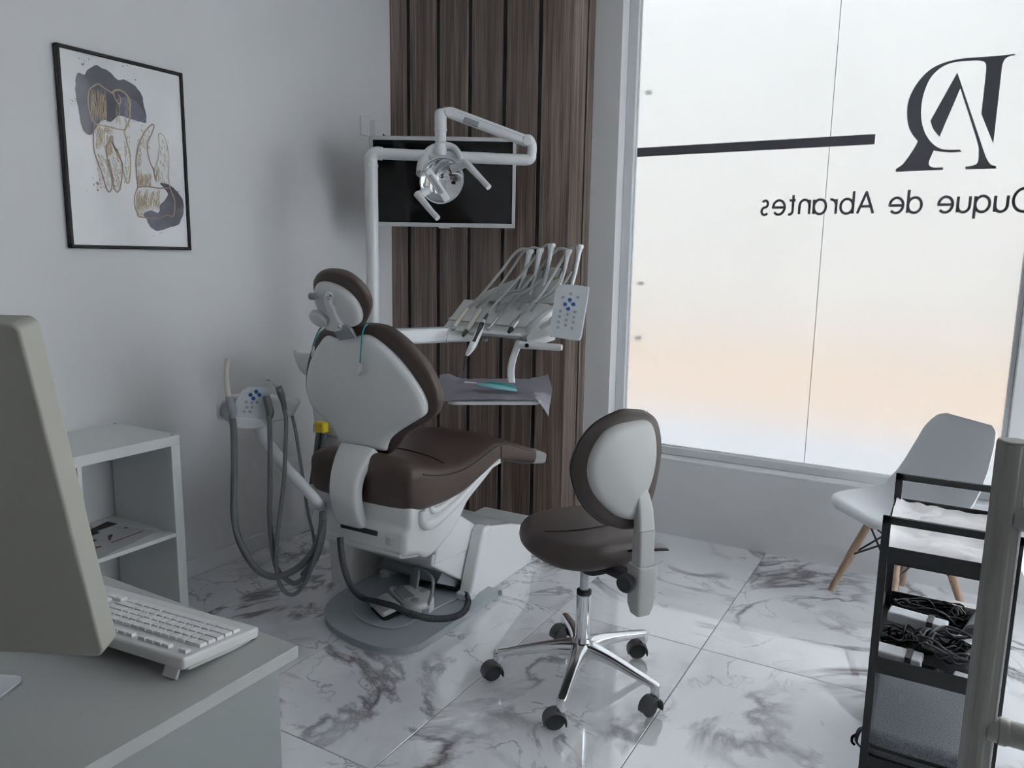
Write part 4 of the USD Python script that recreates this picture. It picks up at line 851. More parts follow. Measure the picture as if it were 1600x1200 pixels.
I1.part('hose', hose([(742, 472), (756, 456), (772, 437), (786, 420), (800, 401), (811, 391), (820, 389)], a, tipp[0] + Z3 * .008, .0065), 'hose_pale', smooth=60)
I2 = Thing('scaler_handpiece', 'cream translucent scaler handpiece with dark cap, second from the left on the head', 'dental handpiece')
a, b = hpt(750, 484, .016), hpt(729, 517, .014)
I2.part('handle', tube([a, b], [.011, .012], 14, 0), 'cream_tube', smooth=50)
I2.part('cap', tube([b, hpt(725, 522, .012), hpt(723.5, 525, .01)], [.010, .0095, .006], 14, 0), 'hose_dark', smooth=50)
I2.part('hose', hose([(764, 468), (783, 444), (800, 420), (812, 402), (822, 391), (834, 387)], a, tipp[1] + Z3 * .008, .0055), 'hose_pale', smooth=60)
I3 = Thing('curing_light', 'white curing light with long black keypad hanging over the head edge', 'curing light')
a = hpt(762, 490, .018); b = hpt(756, 501, .022); c = dep(739, 539, dd(hpt(739, 530, .02)) - .02); d_ = dep(729, 556, dd(c) - .01); e = dep(725, 578, dd(c) - .01)
I3.part('neck', tube([a, b], [.0055, .009], 14, 0), 'steel', smooth=50)
I3.part('body', tube([b, b * .6 + c * .4, c, c * .3 + d_ * .7, d_], [.009, .0155, .0165, .011, .006], 18, 5), 'white_gloss', smooth=50)
kn = unit(-FW + Z3 * .12)
I3.part('keypad', bar(b * .9 + c * .1 + kn * .0135, b * .06 + c * .94 + kn * .0155, .019, .012, .005, up=kn), 'rubber_dark', smooth=40, label='black keypad strip')
I3.part('light_guide', tube([d_, d_ * .6 + e * .4, e * .9 + d_ * .1, e], [.0062, .0055, .0055, .0045], 10, 5), 'cable_black', smooth=50)
I3.part('hose', hose([(774, 474), (797, 449), (818, 425), (836, 402), (848, 388), (855, 383)], a, tipp[2] + Z3 * .008, .006), 'hose_pale', smooth=60)
I4 = Thing('turbine_handpiece', 'chrome turbine handpiece with angled head, fourth on the delivery head', 'dental handpiece')
a, b, c = hpt(791, 482, .014), hpt(776, 500, .014), hpt(763, 514, .014)
I4.part('handle', tube([a, b, b * .3 + c * .7, c], [.0085, .009, .0068, .006], 16, 4), 'chrome', smooth=50)
I4.part('head', cyl(c + HNn * .008, c - HNn * .010, .008, 16), 'chrome')
I4.part('hose', hose([(806, 464), (822, 445), (840, 424), (856, 405), (868, 392), (876, 388)], a, tipp[3] + Z3 * .008, .0065), 'hose_pale', smooth=60)
I5 = Thing('micromotor', 'thick chrome micromotor with open coupling, rightmost on the delivery head', 'dental handpiece')
a, b, c = hpt(814, 493, .016), hpt(805, 505, .016), hpt(795, 519, .016)
I5.part('body', tube([a, b * .3 + a * .7, b], [.0095, .0105, .0125], 16, 0), 'chrome', smooth=40)
I5.part('motor', cyl(b - (c - b) * .1, b * .35 + c * .65, .0155, 20), 'chrome')
I5.part('coupling', tube([b * .38 + c * .62, b * .1 + c * .9, c], [.011, .008, .0065], 14, 0), 'cable_black', smooth=40)
I5.part('hose', hose([(829, 477), (845, 459), (860, 436), (874, 413), (887, 394), (895, 386)], a, tipp[4] + Z3 * .008, .0075), 'hose_pale', smooth=60)
# return runs of the hoses from the head back to the panel
for p0, pts, p1 in (((744, 481), [(757, 468), (775, 460), (800, 456), (815, 452)], (834, 430)), ((810, 484), [(818, 474), (835, 465), (855, 458)], (874, 438)), ((830, 486), [(842, 473), (858, 463), (878, 447)], (893, 424)), ((822, 517), [(832, 503), (848, 490), (862, 482)], (872, 470)), ((775, 487), [(784, 473), (800, 462), (820, 456)], (848, 436))):
    du.part('return_hose', hose(pts, hpt(*p0, .008), bp(*p1, .03), .0058), 'hose_pale', smooth=60)

# ---------------------------------------------------------------- operator's stool
SX, SY = -1.005, 2.262
sl = Thing('operator_stool', 'brown upholstered operator stool with white backrest shell on chrome castor base', 'stool', loc=(SX, SY, 0))
AX = np.array([SX, SY, 0])
cast = [(782, 1062), (875, 1142), (1035, 1122), (1000, 1030), (882, 1001)]
for px, py in cast:
    g0 = at(px, py, z=0.0); g0[2] = 0
    dv = unit([g0[0] - SX, g0[1] - SY, 0]); R0 = .30; e = AX + dv * R0
    sd_ = np.cross(Z3, dv); rows = []
    for t, z, w, h in ((.02, .130, .038, .026), (.05, .133, .030, .022), (.12, .128, .022, .017), (.22, .112, .0185, .013), (.288, .101, .0165, .010), (.302, .099, .013, .008)):
        rows.append(sec(AX + dv * t + Z3 * z, sd_, Z3, w, h, 3, 20))
    rows = np.array(rows); sl.part('base_leg', skin(np.array([spline(rows[:, j], 4) for j in range(20)]).transpose(1, 0, 2)), 'alu', smooth=55)
    sl.part('leg_end', revolve([(0, .066), (.0155, .066), (.0165, .070), (.0165, .102), (.012, .108), (0, .109)], 20, (e[0] - dv[0] * .01, e[1] - dv[1] * .01, 0)), 'alu', smooth=45)
    wa = rng.uniform(-.6, .6) + math.radians(-30) ; wd = np.array([math.cos(wa), math.sin(wa), 0]); wc = e - dv * .01 + np.cross(wd, Z3) * .020 + Z3 * .0315
    cst = sl.part('castor', cat(revolve([(0, -.010), (.024, -.012), (.0305, -.008), (.0315, 0), (.0305, .0), (.010, .0)], 28, wc - wd * .004, -wd), revolve([(0, -.010), (.024, -.012), (.0305, -.008), (.0315, 0), (.0305, .0), (.010, .0)], 28, wc + wd * .004, wd)), 'castor_grey', smooth=40)
    hood = [(wc + .0352 * np.array([0, 0, 1]) * math.cos(q) + .0352 * np.cross(wd, Z3) * math.sin(q)) for q in np.linspace(-1.9, 1.7, 14)]
    sl.part('castor_hood', skin([sec(h_, wd, unit(h_ - wc), .024, .0025, 4, 14) for h_ in hood]), 'castor_hood', smooth=50, parent=cst)
sl.part('hub', revolve([(0, .09), (.03, .09), (.042, .105), (.042, .13), (.034, .15), (.0275, .165), (.0265, .17)], 32, AX), 'alu', smooth=50)
sl.part('column_sleeve', revolve([(.0262, .145), (.0262, .318), (.025, .325), (0, .326)], 32, AX), 'chrome', smooth=40)
sl.part('column_collar', revolve([(.018, .325), (.0255, .325), (.0255, .338), (.018, .342), (0, .342)], 28, AX), 'rubber_dark', smooth=40)
sl.part('gas_column', cyl(AX + Z3 * .33, AX + Z3 * .48, .0155, 24), 'steel', smooth=40)
ba = math.radians(-33); bd = np.array([math.cos(ba), math.sin(ba), 0]); bs2 = np.array([-bd[1], bd[0], 0])
seat_o = spline(np.array([(.20, -.11), (.205, 0), (.20, .11), (.14, .185), (.03, .212), (-.09, .20), (-.175, .14), (-.205, 0), (-.175, -.14), (-.09, -.20), (.03, -.212), (.14, -.185)]), 5, closed=True)
slseat = sl.part('seat', frame(pillow(seat_o, .045, .030, .034, .03, bulge=.016, bulge_dn=.034, n=120), AX + Z3 * .525 - bd * .005, bd, bs2, Z3), 'leather_stool', smooth=60)
sl.part('seat_seam', tube([AX + Z3 * (.5875 - .006 * abs(u)) + bd * (.075 - .05 * u * u) + bs2 * u * .175 for u in np.linspace(-1, 1, 9)], .0022, 6, 4), 'seam', smooth=60, parent=slseat)
sl.part('seat_plate', cbox(-.09, .09, -.09, .09, .452, .474, .006) if False else frame(slab(rrect(.24, .16, .03), .02, .005), AX + Z3 * .455 + bd * .03, bd, bs2, Z3), 'rubber_dark', smooth=40)
BP = AX + bd * .268; lean = math.radians(4); bnn = unit(bd * math.cos(lean) - Z3 * math.sin(lean) * -1); BPo = BP + Z3 * .8
def sb(pts, h=0.0):
    o = BPo + bnn * h; w = np.cross(bnn, bs2); w = w if w[2] > 0 else -w
    return np.array([((onplane(a, b, o, bnn) - BPo) @ bs2, (onplane(a, b, o, bnn) - BPo) @ w) for a, b in pts])
bw = np.cross(bnn, bs2); bw = bw if bw[2] > 0 else -bw
shp = spline(sb([(987, 660), (1006, 657), (1020, 660), (1028, 678), (1030, 712), (1024, 748), (1013, 778), (1003, 806), (991, 814), (966, 807), (943, 787), (928, 764), (923, 737), (929, 708), (946, 680), (966, 666)], .03), 5, closed=True)
cup = spline(sb([(967, 641), (988, 640), (1006, 642), (1020, 652), (1027, 676), (1028, 705), (1024, 735), (1016, 772), (1006, 800), (994, 821), (978, 826), (962, 823), (937, 815), (911, 791), (896, 759), (892.5, 728), (905, 692), (930, 661)], -.035), 5, closed=True)
slbk = sl.part('backrest_cushion', frame(pillow(cup, .045, .03, .040, .03, bulge_dn=.02, n=110), BPo - bnn * .035, bs2, bw, bnn), 'leather_stool', smooth=60)
sl.part('backrest_seam', tube(np.array([BPo - bnn * .035 + bs2 * p[0] * 1.001 + bw * p[1] * 1.001 for p in resample(cup, 60)])[[*range(60), 0]], .0018, 6, 0), 'seam', parent=slbk)
sl.part('backrest_shell', frame(pillow(shp, .016, .01, .022, .01, bulge=.016, n=110), BPo + bnn * .012, bs2, bw, bnn), 'stool_white', smooth=60)
BR = BP + bnn * .035
def stem(z, off, hw, hd_): return sec(np.array([BR[0], BR[1], z]) + bd * off, bs2, bd, hw, hd_, 6, 28)
sl.part('back_spine', skin([stem(z, o, w, h) for z, o, w, h in ((.80, -.012, .006, .004), (.76, -.006, .022, .012), (.72, .004, .027, .016), (.66, .012, .028, .02))]), 'stool_white', smooth=45)
sl.part('back_post', skin([stem(z, .012, .0285, .0215) for z in (.545, .548, .656, .659)]), 'stool_white', smooth=40)
sl.part('post_cover', skin([stem(z, o, w, h) for z, o, w, h in ((.388, .010, .012, .012), (.392, .010, .024, .022), (.42, .010, .032, .03), (.50, .012, .036, .034), (.545, .012, .036, .034), (.55, .012, .034, .032))]), 'stool_white', smooth=40)
kp_ = np.array([BR[0], BR[1], .50]) - bs2 * .036
sl.part('tilt_knob', revolve([(0, 0), (.012, 0), (.014, .012), (.026, .014), (.028, .02), (.028, .034), (.022, .04), (0, .041)], 28, kp_, -bs2 * .8 + bd * .45), 'rubber_dark', smooth=40)
sl.part('tilt_bracket', bar(AX + bd * .10 + Z3 * .468, np.array([BR[0], BR[1], .49]), .05, .03, .006), 'rubber_dark')
lv = dep(1013, 858, 2.36)
slv = sl.part('height_lever', tube([AX + bd * .05 + bs2 * .08 + Z3 * .47, lv - RT * .03, lv, lv + RT * .05 - Z3 * .0, lv + RT * .062 - Z3 * .004], [.006, .008, .012, .009, .004], 12, 5, flat=.6), 'rubber_dark', smooth=50)
sl.part('lever_sleeve', tube([lv + RT * .004 + Z3 * .008, lv + RT * .04 + Z3 * .010, lv + RT * .056 + Z3 * .003], [.010, .008, .003], 12, 4), 'clear_cover', smooth=50, parent=slv, label='torn clear wrap on the lever')

# ---------------------------------------------------------------- white shell chair under the window
EC = np.array([-.103, 3.50, 0]); EA = math.radians(40); EF = np.array([-math.cos(EA), -math.sin(EA), 0]); ES = np.array([math.sin(EA), -math.cos(EA), 0])
ec = Thing('shell_chair', 'white moulded shell chair with beech legs under the window behind the trolley', 'chair', loc=EC)
prof = [(.235, .405), (.225, .424), (.195, .434), (.12, .420), (.03, .405), (-.06, .405), (-.125, .425), (-.165, .475), (-.195, .55), (-.222, .64), (-.245, .73), (-.262, .79), (-.268, .812)]
wid = [.130, .176, .206, .228, .236, .238, .238, .234, .226, .214, .196, .166, .126]
curl = [.0, .006, .014, .035, .055, .065, .078, .078, .062, .050, .042, .030, .02]
pf = spline(np.array(prof), 4); wf = np.interp(np.arange(len(pf)) / 4, range(len(wid)), wid); cf = np.interp(np.arange(len(pf)) / 4, range(len(curl)), curl)
tg = np.gradient(pf, axis=0); tg /= np.linalg.norm(tg, axis=1, keepdims=True)
nrm2 = np.stack([-tg[:, 1], tg[:, 0]], 1) * -1          # towards the sitter (up / forwards)
nrm2 = np.where((nrm2[:, 1:] + nrm2[:, :1] < 0), -nrm2, nrm2)
uu_ = np.sin(np.linspace(-1, 1, 33) * math.pi / 2)
def shellpts(off):
    out = []
    for (f, z), w, c, n in zip(pf, wf, cf, nrm2):
        row = []
        for u in uu_:
            q = np.array([f, z]) + n * (c * abs(u) ** 2.6 + off)
            row.append(EC + EF * q[0] + ES * (u * w) + Z3 * q[1])
        out.append(row)
    return np.array(out)
top_, bot_ = shellpts(.0025), shellpts(-.0025)
loops = np.concatenate([top_, bot_[:, ::-1]], axis=1)
ec.part('seat_shell', skin(loops), 'chair_shell', smooth=60)
def eloc(f, s, z): return EC + EF * f + ES * s + Z3 * z
for f, s in ((1, -1), (1, 1), (-1, -1), (-1, 1)):
    t_, b_ = eloc(.085 * f, .085 * s, .385), eloc(.18 * f, .20 * s, .0)
    lgp = ec.part('leg', tube([t_, t_ * .5 + b_ * .5, b_], [.0155, .0175, .0120], 18, 0), 'beech', smooth=50)
    m_ = t_ * .45 + b_ * .55
    ec.part('leg_screw', cyl(m_ - EF * f * .0185, m_ + EF * f * .0195, .0045, 10), 'steel', parent=lgp)
def lp(f, s, t): a, b = eloc(.085 * f, .085 * s, .385), eloc(.18 * f, .20 * s, 0); return a * (1 - t) + b * t
for s in (-1, 1):
    ec.part('wire_strut', tube([lp(1, s, .52), lp(-1, s, .10)], .0042, 8, 0), 'cart_black'); ec.part('wire_strut', tube([lp(-1, s, .52), lp(1, s, .10)], .0042, 8, 0), 'cart_black')
for f in (-1, 1):
    ec.part('wire_strut', tube([lp(f, -1, .52), lp(f, 1, .10)], .0042, 8, 0), 'cart_black'); ec.part('wire_strut', tube([lp(f, 1, .52), lp(f, -1, .10)], .0042, 8, 0), 'cart_black')
ec.part('mount_frame', cat(bar(eloc(.10, -.10, .392), eloc(.10, .10, .392), .012, .010), bar(eloc(-.10, -.10, .392), eloc(-.10, .10, .392), .012, .010), bar(eloc(.10, .0, .397), eloc(-.10, .0, .397), .02, .01)), 'cart_black', smooth=False)
for f in (-1, 1):
    for s in (-1, 1): ec.part('shell_mount', cyl(eloc(.10 * f, .09 * s, .39), eloc(.10 * f, .09 * s, .405 + (.012 if f > 0 else .012)), .018, 16), 'cart_black')

# ---------------------------------------------------------------- black metal trolley, three tiers
KX0, KX1, KY0, KY1 = -.114, .196, 2.152, 2.628
tc = Thing('trolley', 'black metal three-tier trolley with rectangular end handles', 'trolley', loc=((KX0 + KX1) / 2, (KY0 + KY1) / 2, 0))
for y in (KY0, KY1):
    for x in (KX0, KX1):
        tc.part('upright', cbox(x - .020 if x > 0 else x, x if x > 0 else x + .020, y, y + .012, .06, .80, .001), 'cart_black', smooth=False)
    tc.part('handle', cbox(KX0, KX1, y, y + .012, .780, .80, .001), 'cart_black', smooth=False)
for z in (.672, .362, .068):
    tr_ = tc.part('tray', cbox(KX0 + .004, KX1 - .004, KY0 + .01, KY1 + .012, z, z + .003, .0008), 'cart_black', smooth=False)
    for x0, x1, y0, y1 in ((KX0 + .001, KX1 - .001, KY0 + .004, KY0 + .007), (KX0 + .001, KX1 - .001, KY1 + .015, KY1 + .018), (KX0 + .002, KX0 + .005, KY0 + .005, KY1 + .017), (KX1 - .005, KX1 - .002, KY0 + .005, KY1 + .017)):
        tc.part('rim', cbox(x0, x1, y0, y1, z, z + .046, .0008), 'cart_black', smooth=False, parent=tr_)
for x in (KX0 + .03, KX1 - .03):
    for y in (KY0 + .03, KY1 - .01):
        tc.part('castor', cat(cyl((x - .009, y, .026), (x + .009, y, .026), .026, 20), cbox(x - .012, x + .012, y - .01, y + .01, .04, .07)), 'rubber_dark')
# paper cloth draped in the top tray
g = 36; U_, V_ = np.meshgrid(np.linspace(KX0 + .008, KX1 + .028, g), np.linspace(KY0 + .010, KY1 + .012, g), indexing='ij')
wv = meshkit.fbm(np.stack([U_ * 22, V_ * 22, U_ * 0], -1), 5, 3) - .5
zc = .689 + .018 * np.sin((V_ - KY0) * 14) ** 2 + .022 * wv + .014 * np.clip((V_ - KY0 - .3) / .15, 0, 1)
zc += .02 * np.clip((KX0 + .03 - U_) / .03, 0, 1)
zc -= .05 * np.clip((U_ - KX1) / .03, 0, 1); zc = np.where(U_ > KX1 - .02, np.maximum(zc, .722 - 2.2 * np.maximum(U_ - KX1, 0)), zc)
Pc = np.stack([U_, V_, np.maximum(zc, .678)], -1)
top_, bot_ = Pc, Pc - np.array([0, 0, .0015])
idx = np.arange(g * g).reshape(g, g); a, b, c, d = idx[:-1, :-1], idx[1:, :-1], idx[1:, 1:], idx[:-1, 1:]
F1 = np.vstack([np.stack([a, b, c], -1).reshape(-1, 3), np.stack([a, c, d], -1).reshape(-1, 3)])
solo('paper_cloth', (np.vstack([top_.reshape(-1, 3), bot_.reshape(-1, 3)]), np.vstack([F1, F1[:, ::-1] + g * g])), 'paper_white', 'crumpled white paper cloth draped in the top tray of the black trolley', 'paper cloth', smooth=70)
# middle tray: white power adapters and tangled cables
def adapter(c, yaw, w, l, h, label, tilt=0.0):
    t = Thing('power_adapter', label, 'power adapter', loc=c)
    m = rbox(-w / 2, w / 2, -l / 2, l / 2, 0, h, .005)
    dx, dz = np.array([math.cos(yaw) * math.cos(tilt), math.sin(yaw) * math.cos(tilt), -math.sin(tilt)]), None
    ey = np.array([-math.sin(yaw), math.cos(yaw), 0]); ez = np.cross(dx, ey)
    t.part('case', frame(m, c, dx, ey, ez), 'adapter_white', smooth=40)
    t.part('strap', frame(cbox(-.006 + w * .2, .010 + w * .2, -l / 2 - .002, l / 2 + .002, -.001, h + .002, .001), c, dx, ey, ez), 'cable_grey', smooth=False)
    t.part('plug', frame(rbox(w / 2 - .002, w / 2 + .03, -.008, .008, h * .3, h * .7, .004), c, dx, ey, ez), 'cable_black', smooth=40)
adapter((-.046, 2.222, .3655), -.08, .115, .060, .042, 'white power adapter with grey strap at the near left corner of the middle tray')
adapter((-.012, 2.44, .396), -.10, .155, .055, .032, 'long white power adapter at the back left of the trolley middle tray', .03)
adapter((.085, 2.42, .372), -.45, .10, .05, .03, 'white power adapter under black cables at the back right of the middle tray')
adapter((.118, 2.20, .366), -.15, .07, .045, .024, 'small white power adapter at the near right of the trolley middle tray')
def coil(label, c, rx, ry, turns, r, mat, seed, zamp=.03, strap=True):
    q = random.Random(seed); P = []; n = turns * 10
    for i in range(n):
        a = i * 2 * math.pi / 10; k = 1 + q.uniform(-.28, .22)
        P.append((c[0] + rx * k * math.cos(a) + q.uniform(-.008, .008), c[1] + ry * k * math.sin(a) + q.uniform(-.008, .008), c[2] + q.uniform(.0, zamp) + .006 * (i / n)))
    t = Thing('cable_coil', label, 'cable', loc=c)
    t.part('cable', tube(P, r, 7, 4), mat, smooth=70)
    if strap:
        t.part('tie', tube([(c[0] + rx * .8, c[1] - .012, c[2] - .004), (c[0] + rx * 1.15, c[1] - .008, c[2] + zamp * .5), (c[0] + rx * .8, c[1], c[2] + zamp + .012), (c[0] + rx * .5, c[1] + .004, c[2] + zamp * .4)], .006, 8, 5, flat=.35), 'cable_grey', smooth=50)
coil('black cable coil heaped at the back of the trolley middle tray', (.02, 2.55, .378), .085, .045, 7, .0038, 'cable_black', 3, .05)
coil('black cable tangle in the centre of the trolley middle tray', (.04, 2.32, .374), .075, .06, 8, .0032, 'cable_black', 5, .05)
coil('grey cable loops lying over the tangle at the right of the middle tray', (.075, 2.29, .405), .072, .075, 6, .0034, 'cable_grey', 9, .04, False)
coil('small black cable coil beside the near left white adapter', (-.062, 2.335, .372), .036, .04, 6, .0035, 'cable_black', 12, .035)
coil('thin grey cable coil at the front edge of the middle tray', (.02, 2.195, .372), .042, .022, 4, .0022, 'cable_grey', 15, .02, False)
cy_ = Thing('grey_canister', 'grey cylindrical canister lying at the back right of the trolley middle tray', 'canister', loc=(.15, 2.50, .40))
cy_.part('body', cyl((.135, 2.44, .402), (.165, 2.58, .402), .034, 28, .004), 'cool_grey', smooth=40)
cy_.part('cap', cyl((.133, 2.43, .402), (.135, 2.44, .402), .030, 28, .002), 'hose_grey', smooth=40)
tb = Thing('paper_tube_box', 'white flat carton standing along the back rim of the middle tray', 'carton', loc=(.12, 2.60, .40))
tb.part('carton', cbox(.075, .185, 2.585, 2.62, .366, .425, .002), 'adapter_white', smooth=False)
tb.part('flap', cbox(.075, .185, 2.583, 2.622, .425, .4275, .001), 'paper_white', smooth=False)
# bottom tray: grey fabric case
gc = Thing('fabric_case', 'grey fabric equipment case with small pale logo on the trolley bottom tray', 'case', loc=(.04, 2.4, .075))
GX0, GX1, GY0, GY1 = KX0 + .006, KX1 - .045, KY0 + .03, KY1 - .02
case = rrect(GX1 - GX0, GY1 - GY0, .035, 6, (GX0 + GX1) / 2, (GY0 + GY1) / 2)
gcb = gc.part('body', move(slab(case, .10, .018, 4), (0, 0, .0715)), 'fabric_grey', smooth=50)
gc.part('zip', move(slab(inset(ccw(case), -.003), .010, .003, 2), (0, 0, .125)), 'rubber_dark', smooth=40)
gc.part('zip', move(slab(inset(ccw(case), -.002), .006, .002, 2), (0, 0, .100)), 'rubber_dark', smooth=40)
gc.part('strap', tube([(GX0, 2.27, .13), (GX0 - .018, 2.262, .12), (GX0 - .024, 2.256, .09), (GX0 - .012, 2.255, .074)], [.007, .010, .010, .007], 10, 5, flat=.4), 'hose_dark', smooth=50)
gc.part('strap_ring', tube([(GX0 - .026, 2.25, .11), (GX0 - .034, 2.25, .10), (GX0 - .034, 2.25, .085), (GX0 - .026, 2.25, .078)], .004, 8, 5), 'cable_black', smooth=50)
# worn pale emblem: a row of small rounded marks, read along the case
em = []
for i, (w, o) in enumerate(((.009, 1), (.009, 0), (.009, 1), (.008, 0), (.010, 1))):
    y = 2.385 + i * .0125; P_ = Point(0, y).buffer(.0048)
    em.append(P_.difference(Point(0, y).buffer(.0030)) if o else sbox(-.0048, y - .0042, .0048, y + .0042).difference(sbox(-.003, y - .0022, .0048, y - .0006)).difference(sbox(-.003, y + .0006, .0048, y + .0022)))
gc.part('emblem', move(flat(unary_union(em), .0006), (-.030, 0, .1716)), 'cool_grey', smooth=False, parent=gcb)

# ---------------------------------------------------------------- grey railing in the right foreground
RPX, RPY = .098, 1.40
rl = Thing('metal_railing', 'grey ribbed metal railing post with two round rails, nearest the camera at right', 'railing', loc=(RPX, RPY, 0))
pr_ = []
for a_ in np.linspace(0, 2 * np.pi, 72, endpoint=False):
    k = .0208 - .0008 * (1 if (int(a_ / (2 * np.pi) * 12) % 2) else 0); ca, sa = math.cos(a_), math.sin(a_)
    s_ = k / max(abs(ca) ** 3.4 + abs(sa) ** 3.4, 1e-9) ** (1 / 3.4); pr_.append((s_ * ca, s_ * sa))
pr_ = np.array(pr_) @ np.array([[math.cos(.5), math.sin(.5)], [-math.sin(.5), math.cos(.5)]])
rl.part('post', move(slab(pr_, 1.178 - .006, .0015, 2), (RPX, RPY, .006)), 'rail_grey', smooth=25)
rl.part('post_cap', move(slab(inset(ccw(pr_), .001), .006, .002), (RPX, RPY, 1.176)), 'rail_grey', smooth=30)
rl.part('floor_flange', revolve([(0, 0), (.05, 0), (.05, .006), (.03, .01), (0, .01)], 28, (RPX, RPY, 0)), 'rail_grey', smooth=40)
for z in (dep(1590, 804, 1.22)[2], dep(1565, 1129, 1.28)[2]):
    rp_ = rl.part('rail', cyl((RPX + .01, RPY, z), (RPX + 1.1, RPY + .0, z), .0205, 28), 'rail_grey', smooth=40)
    rl.part('rail_socket', revolve([(.0205, 0), (.0225, .002), (.0225, .012), (.0205, .016)], 28, (RPX + .026, RPY, z), (1, 0, 0)), 'rail_grey', smooth=40, parent=rp_)
p2 = (RPX + 1.1, RPY); 
rl.part('post', move(slab(pr_, 1.172, .0015, 2), (p2[0], p2[1], .006)), 'rail_grey', smooth=25)
rl.part('floor_flange', revolve([(0, 0), (.05, 0), (.05, .006), (.03, .01), (0, .01)], 28, (p2[0], p2[1], 0)), 'rail_grey', smooth=40)

# ---------------------------------------------------------------- desk with monitor and keyboard, left foreground
dk = Thing('desk', 'white laminate desk with plain side panel in the left foreground', 'desk', loc=(-1.5, .3, 0))
DX1, DY1, DZ = -.988, .946, .74
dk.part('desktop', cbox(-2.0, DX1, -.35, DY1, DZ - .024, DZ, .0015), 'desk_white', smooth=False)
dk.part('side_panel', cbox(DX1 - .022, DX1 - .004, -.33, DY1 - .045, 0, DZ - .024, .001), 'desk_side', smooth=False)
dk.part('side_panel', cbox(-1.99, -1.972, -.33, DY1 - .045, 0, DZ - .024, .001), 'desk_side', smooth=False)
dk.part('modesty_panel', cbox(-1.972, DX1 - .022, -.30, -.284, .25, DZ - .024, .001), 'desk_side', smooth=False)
MP = dep(162, 1028, 1.12); my = math.radians(25.78); mt_ = math.radians(12.99)
mr = np.array([math.cos(my), math.sin(my), 0]); mn = np.array([mr[1], -mr[0], 0]); mu = Z3 * math.cos(mt_) + mn * math.sin(mt_); mb = np.cross(mr, mu)   # mb: back face normal
if mb @ FW > 0: mb = -mb
mo = Thing('monitor', 'flat white monitor seen from behind, leaning back on the desk', 'monitor', loc=(MP - mr * .31)[:2].tolist() + [DZ])
Wm, Hm, Tm = .62, .51, .040
mo.part('back_cover', frame(slab(rrect(Wm, Hm, .014, 5, -Wm / 2, Hm / 2), Tm, .004, 3), MP - mb * Tm, mr, mu, mb), 'monitor_white', smooth=40)
mo.part('screen', frame(slab(rrect(Wm - .02, Hm - .02, .004, 3, -Wm / 2, Hm / 2), .002, .0005, 2), MP - mb * (Tm + .0015), mr, mu, mb), 'screen_black', smooth=40)
mc_ = MP - mr * (Wm / 2)
mo.part('stand_neck', bar(mc_ + mu * .16 - mb * .02 + mb * .03, np.array([mc_[0], mc_[1], DZ + .008]) - mb * .03 * np.array([1, 1, 0]), .10, .008, .002, up=mb), 'steel')
mo.part('stand_foot', frame(slab(rrect(.18, .16, .02), .009, .003), np.array([mc_[0], mc_[1], DZ]) - np.array([mb[0], mb[1], 0]) * .05, mr, np.array([-mr[1], mr[0], 0]), Z3), 'steel', smooth=40)
kb = Thing('keyboard', 'white keyboard raised on flip-out feet behind the monitor', 'keyboard', loc=(-1.28, .84, DZ))
KA = at(286, 1030, z=.785); KB = at(406, 979, z=.762)                       # near and far right top corners
ky = unit(KB - KA); kx = unit(np.cross(ky, Z3)); kz = np.cross(kx, ky); Lk = np.linalg.norm(KB - KA); Wk = .475
# keyboard frame: x to the left from the right edge, y from the near (function row) edge to the far edge
def kf(m): return frame(m, KA, -kx, ky, kz)
kb.part('base', kf(slab(rrect(Wk, Lk, .006, 4, Wk / 2, Lk / 2), .020, .005, 3)) if False else kf(move(slab(rrect(Wk, Lk, .006, 4, Wk / 2, Lk / 2), .021, .005, 3), (0, 0, -.021))), 'key_plate', smooth=40)
kb.part('base', kf(move(slab(rrect(Wk - .016, Lk - .03, .006, 4, Wk / 2, Lk / 2 + .004), .012, .004, 2), (0, 0, -.030))), 'key_plate', smooth=40)
def key(x, y, w, d):
    kb.part('key', kf(hullm([(x + .0008, y + .0008, -.001), (x + w - .0008, y + .0008, -.001), (x + w - .0008, y + d - .0008, -.001), (x + .0008, y + d - .0008, -.001), (x + .0020, y + .0016, .0056), (x + w - .0020, y + .0016, .0056), (x + w - .0020, y + d - .0020, .0056), (x + .0020, y + d - .0020, .0056)])), 'key_white', smooth=False)
pt = .0190; m0 = .012; yF = .016; y1_ = .047
for i, x in enumerate([0] + [.040 + pt * k for k in range(4)] + [.128 + pt * k for k in range(4)] + [.214 + pt * k for k in range(4)] + [.300 + pt * k for k in range(3)]): key(m0 + x, yF, pt * .96, .013)
rows_ = [[(1, 13), (2, 1)], [(1.5, 1), (1, 12), (1.5, 1)], [(1.75, 1), (1, 11), (2.25, 1)], [(2.25, 1), (1, 10), (2.75, 1)], [(1.25, 3), (6, 1), (1.25, 4)]]
for r_i, row in enumerate(rows_):
    x = m0
    for w, n in row:
        for _ in range(n): key(x, y1_ + r_i * pt * 1.03, w * pt * .985, pt * .97); x += w * pt
    for k in range(3):
        if r_i in (0, 1) or (r_i == 3 and k == 1) or r_i == 4: key(m0 + .292 + k * pt, y1_ + r_i * pt * 1.03, pt * .97, pt * .97)
    for k in range(4):
        key(m0 + .357 + k * pt, y1_ + r_i * pt * 1.03, pt * .97, pt * .97)
zf = kf((np.array([[.05, .012, -.03]]), np.zeros((0, 3), int)))[0][0]
for xx in (.022, Wk - .05):
    a = kf((np.array([[xx, .010, -.021], [xx + .03, .010, -.021]]), np.zeros((0, 3), int)))[0]
    f0_ = a.mean(0); kb.part('foot', bar(f0_ + ky * .006, np.array([f0_[0], f0_[1] - .004, DZ + .0005]), .032, .006, .001, up=ky), 'key_plate')

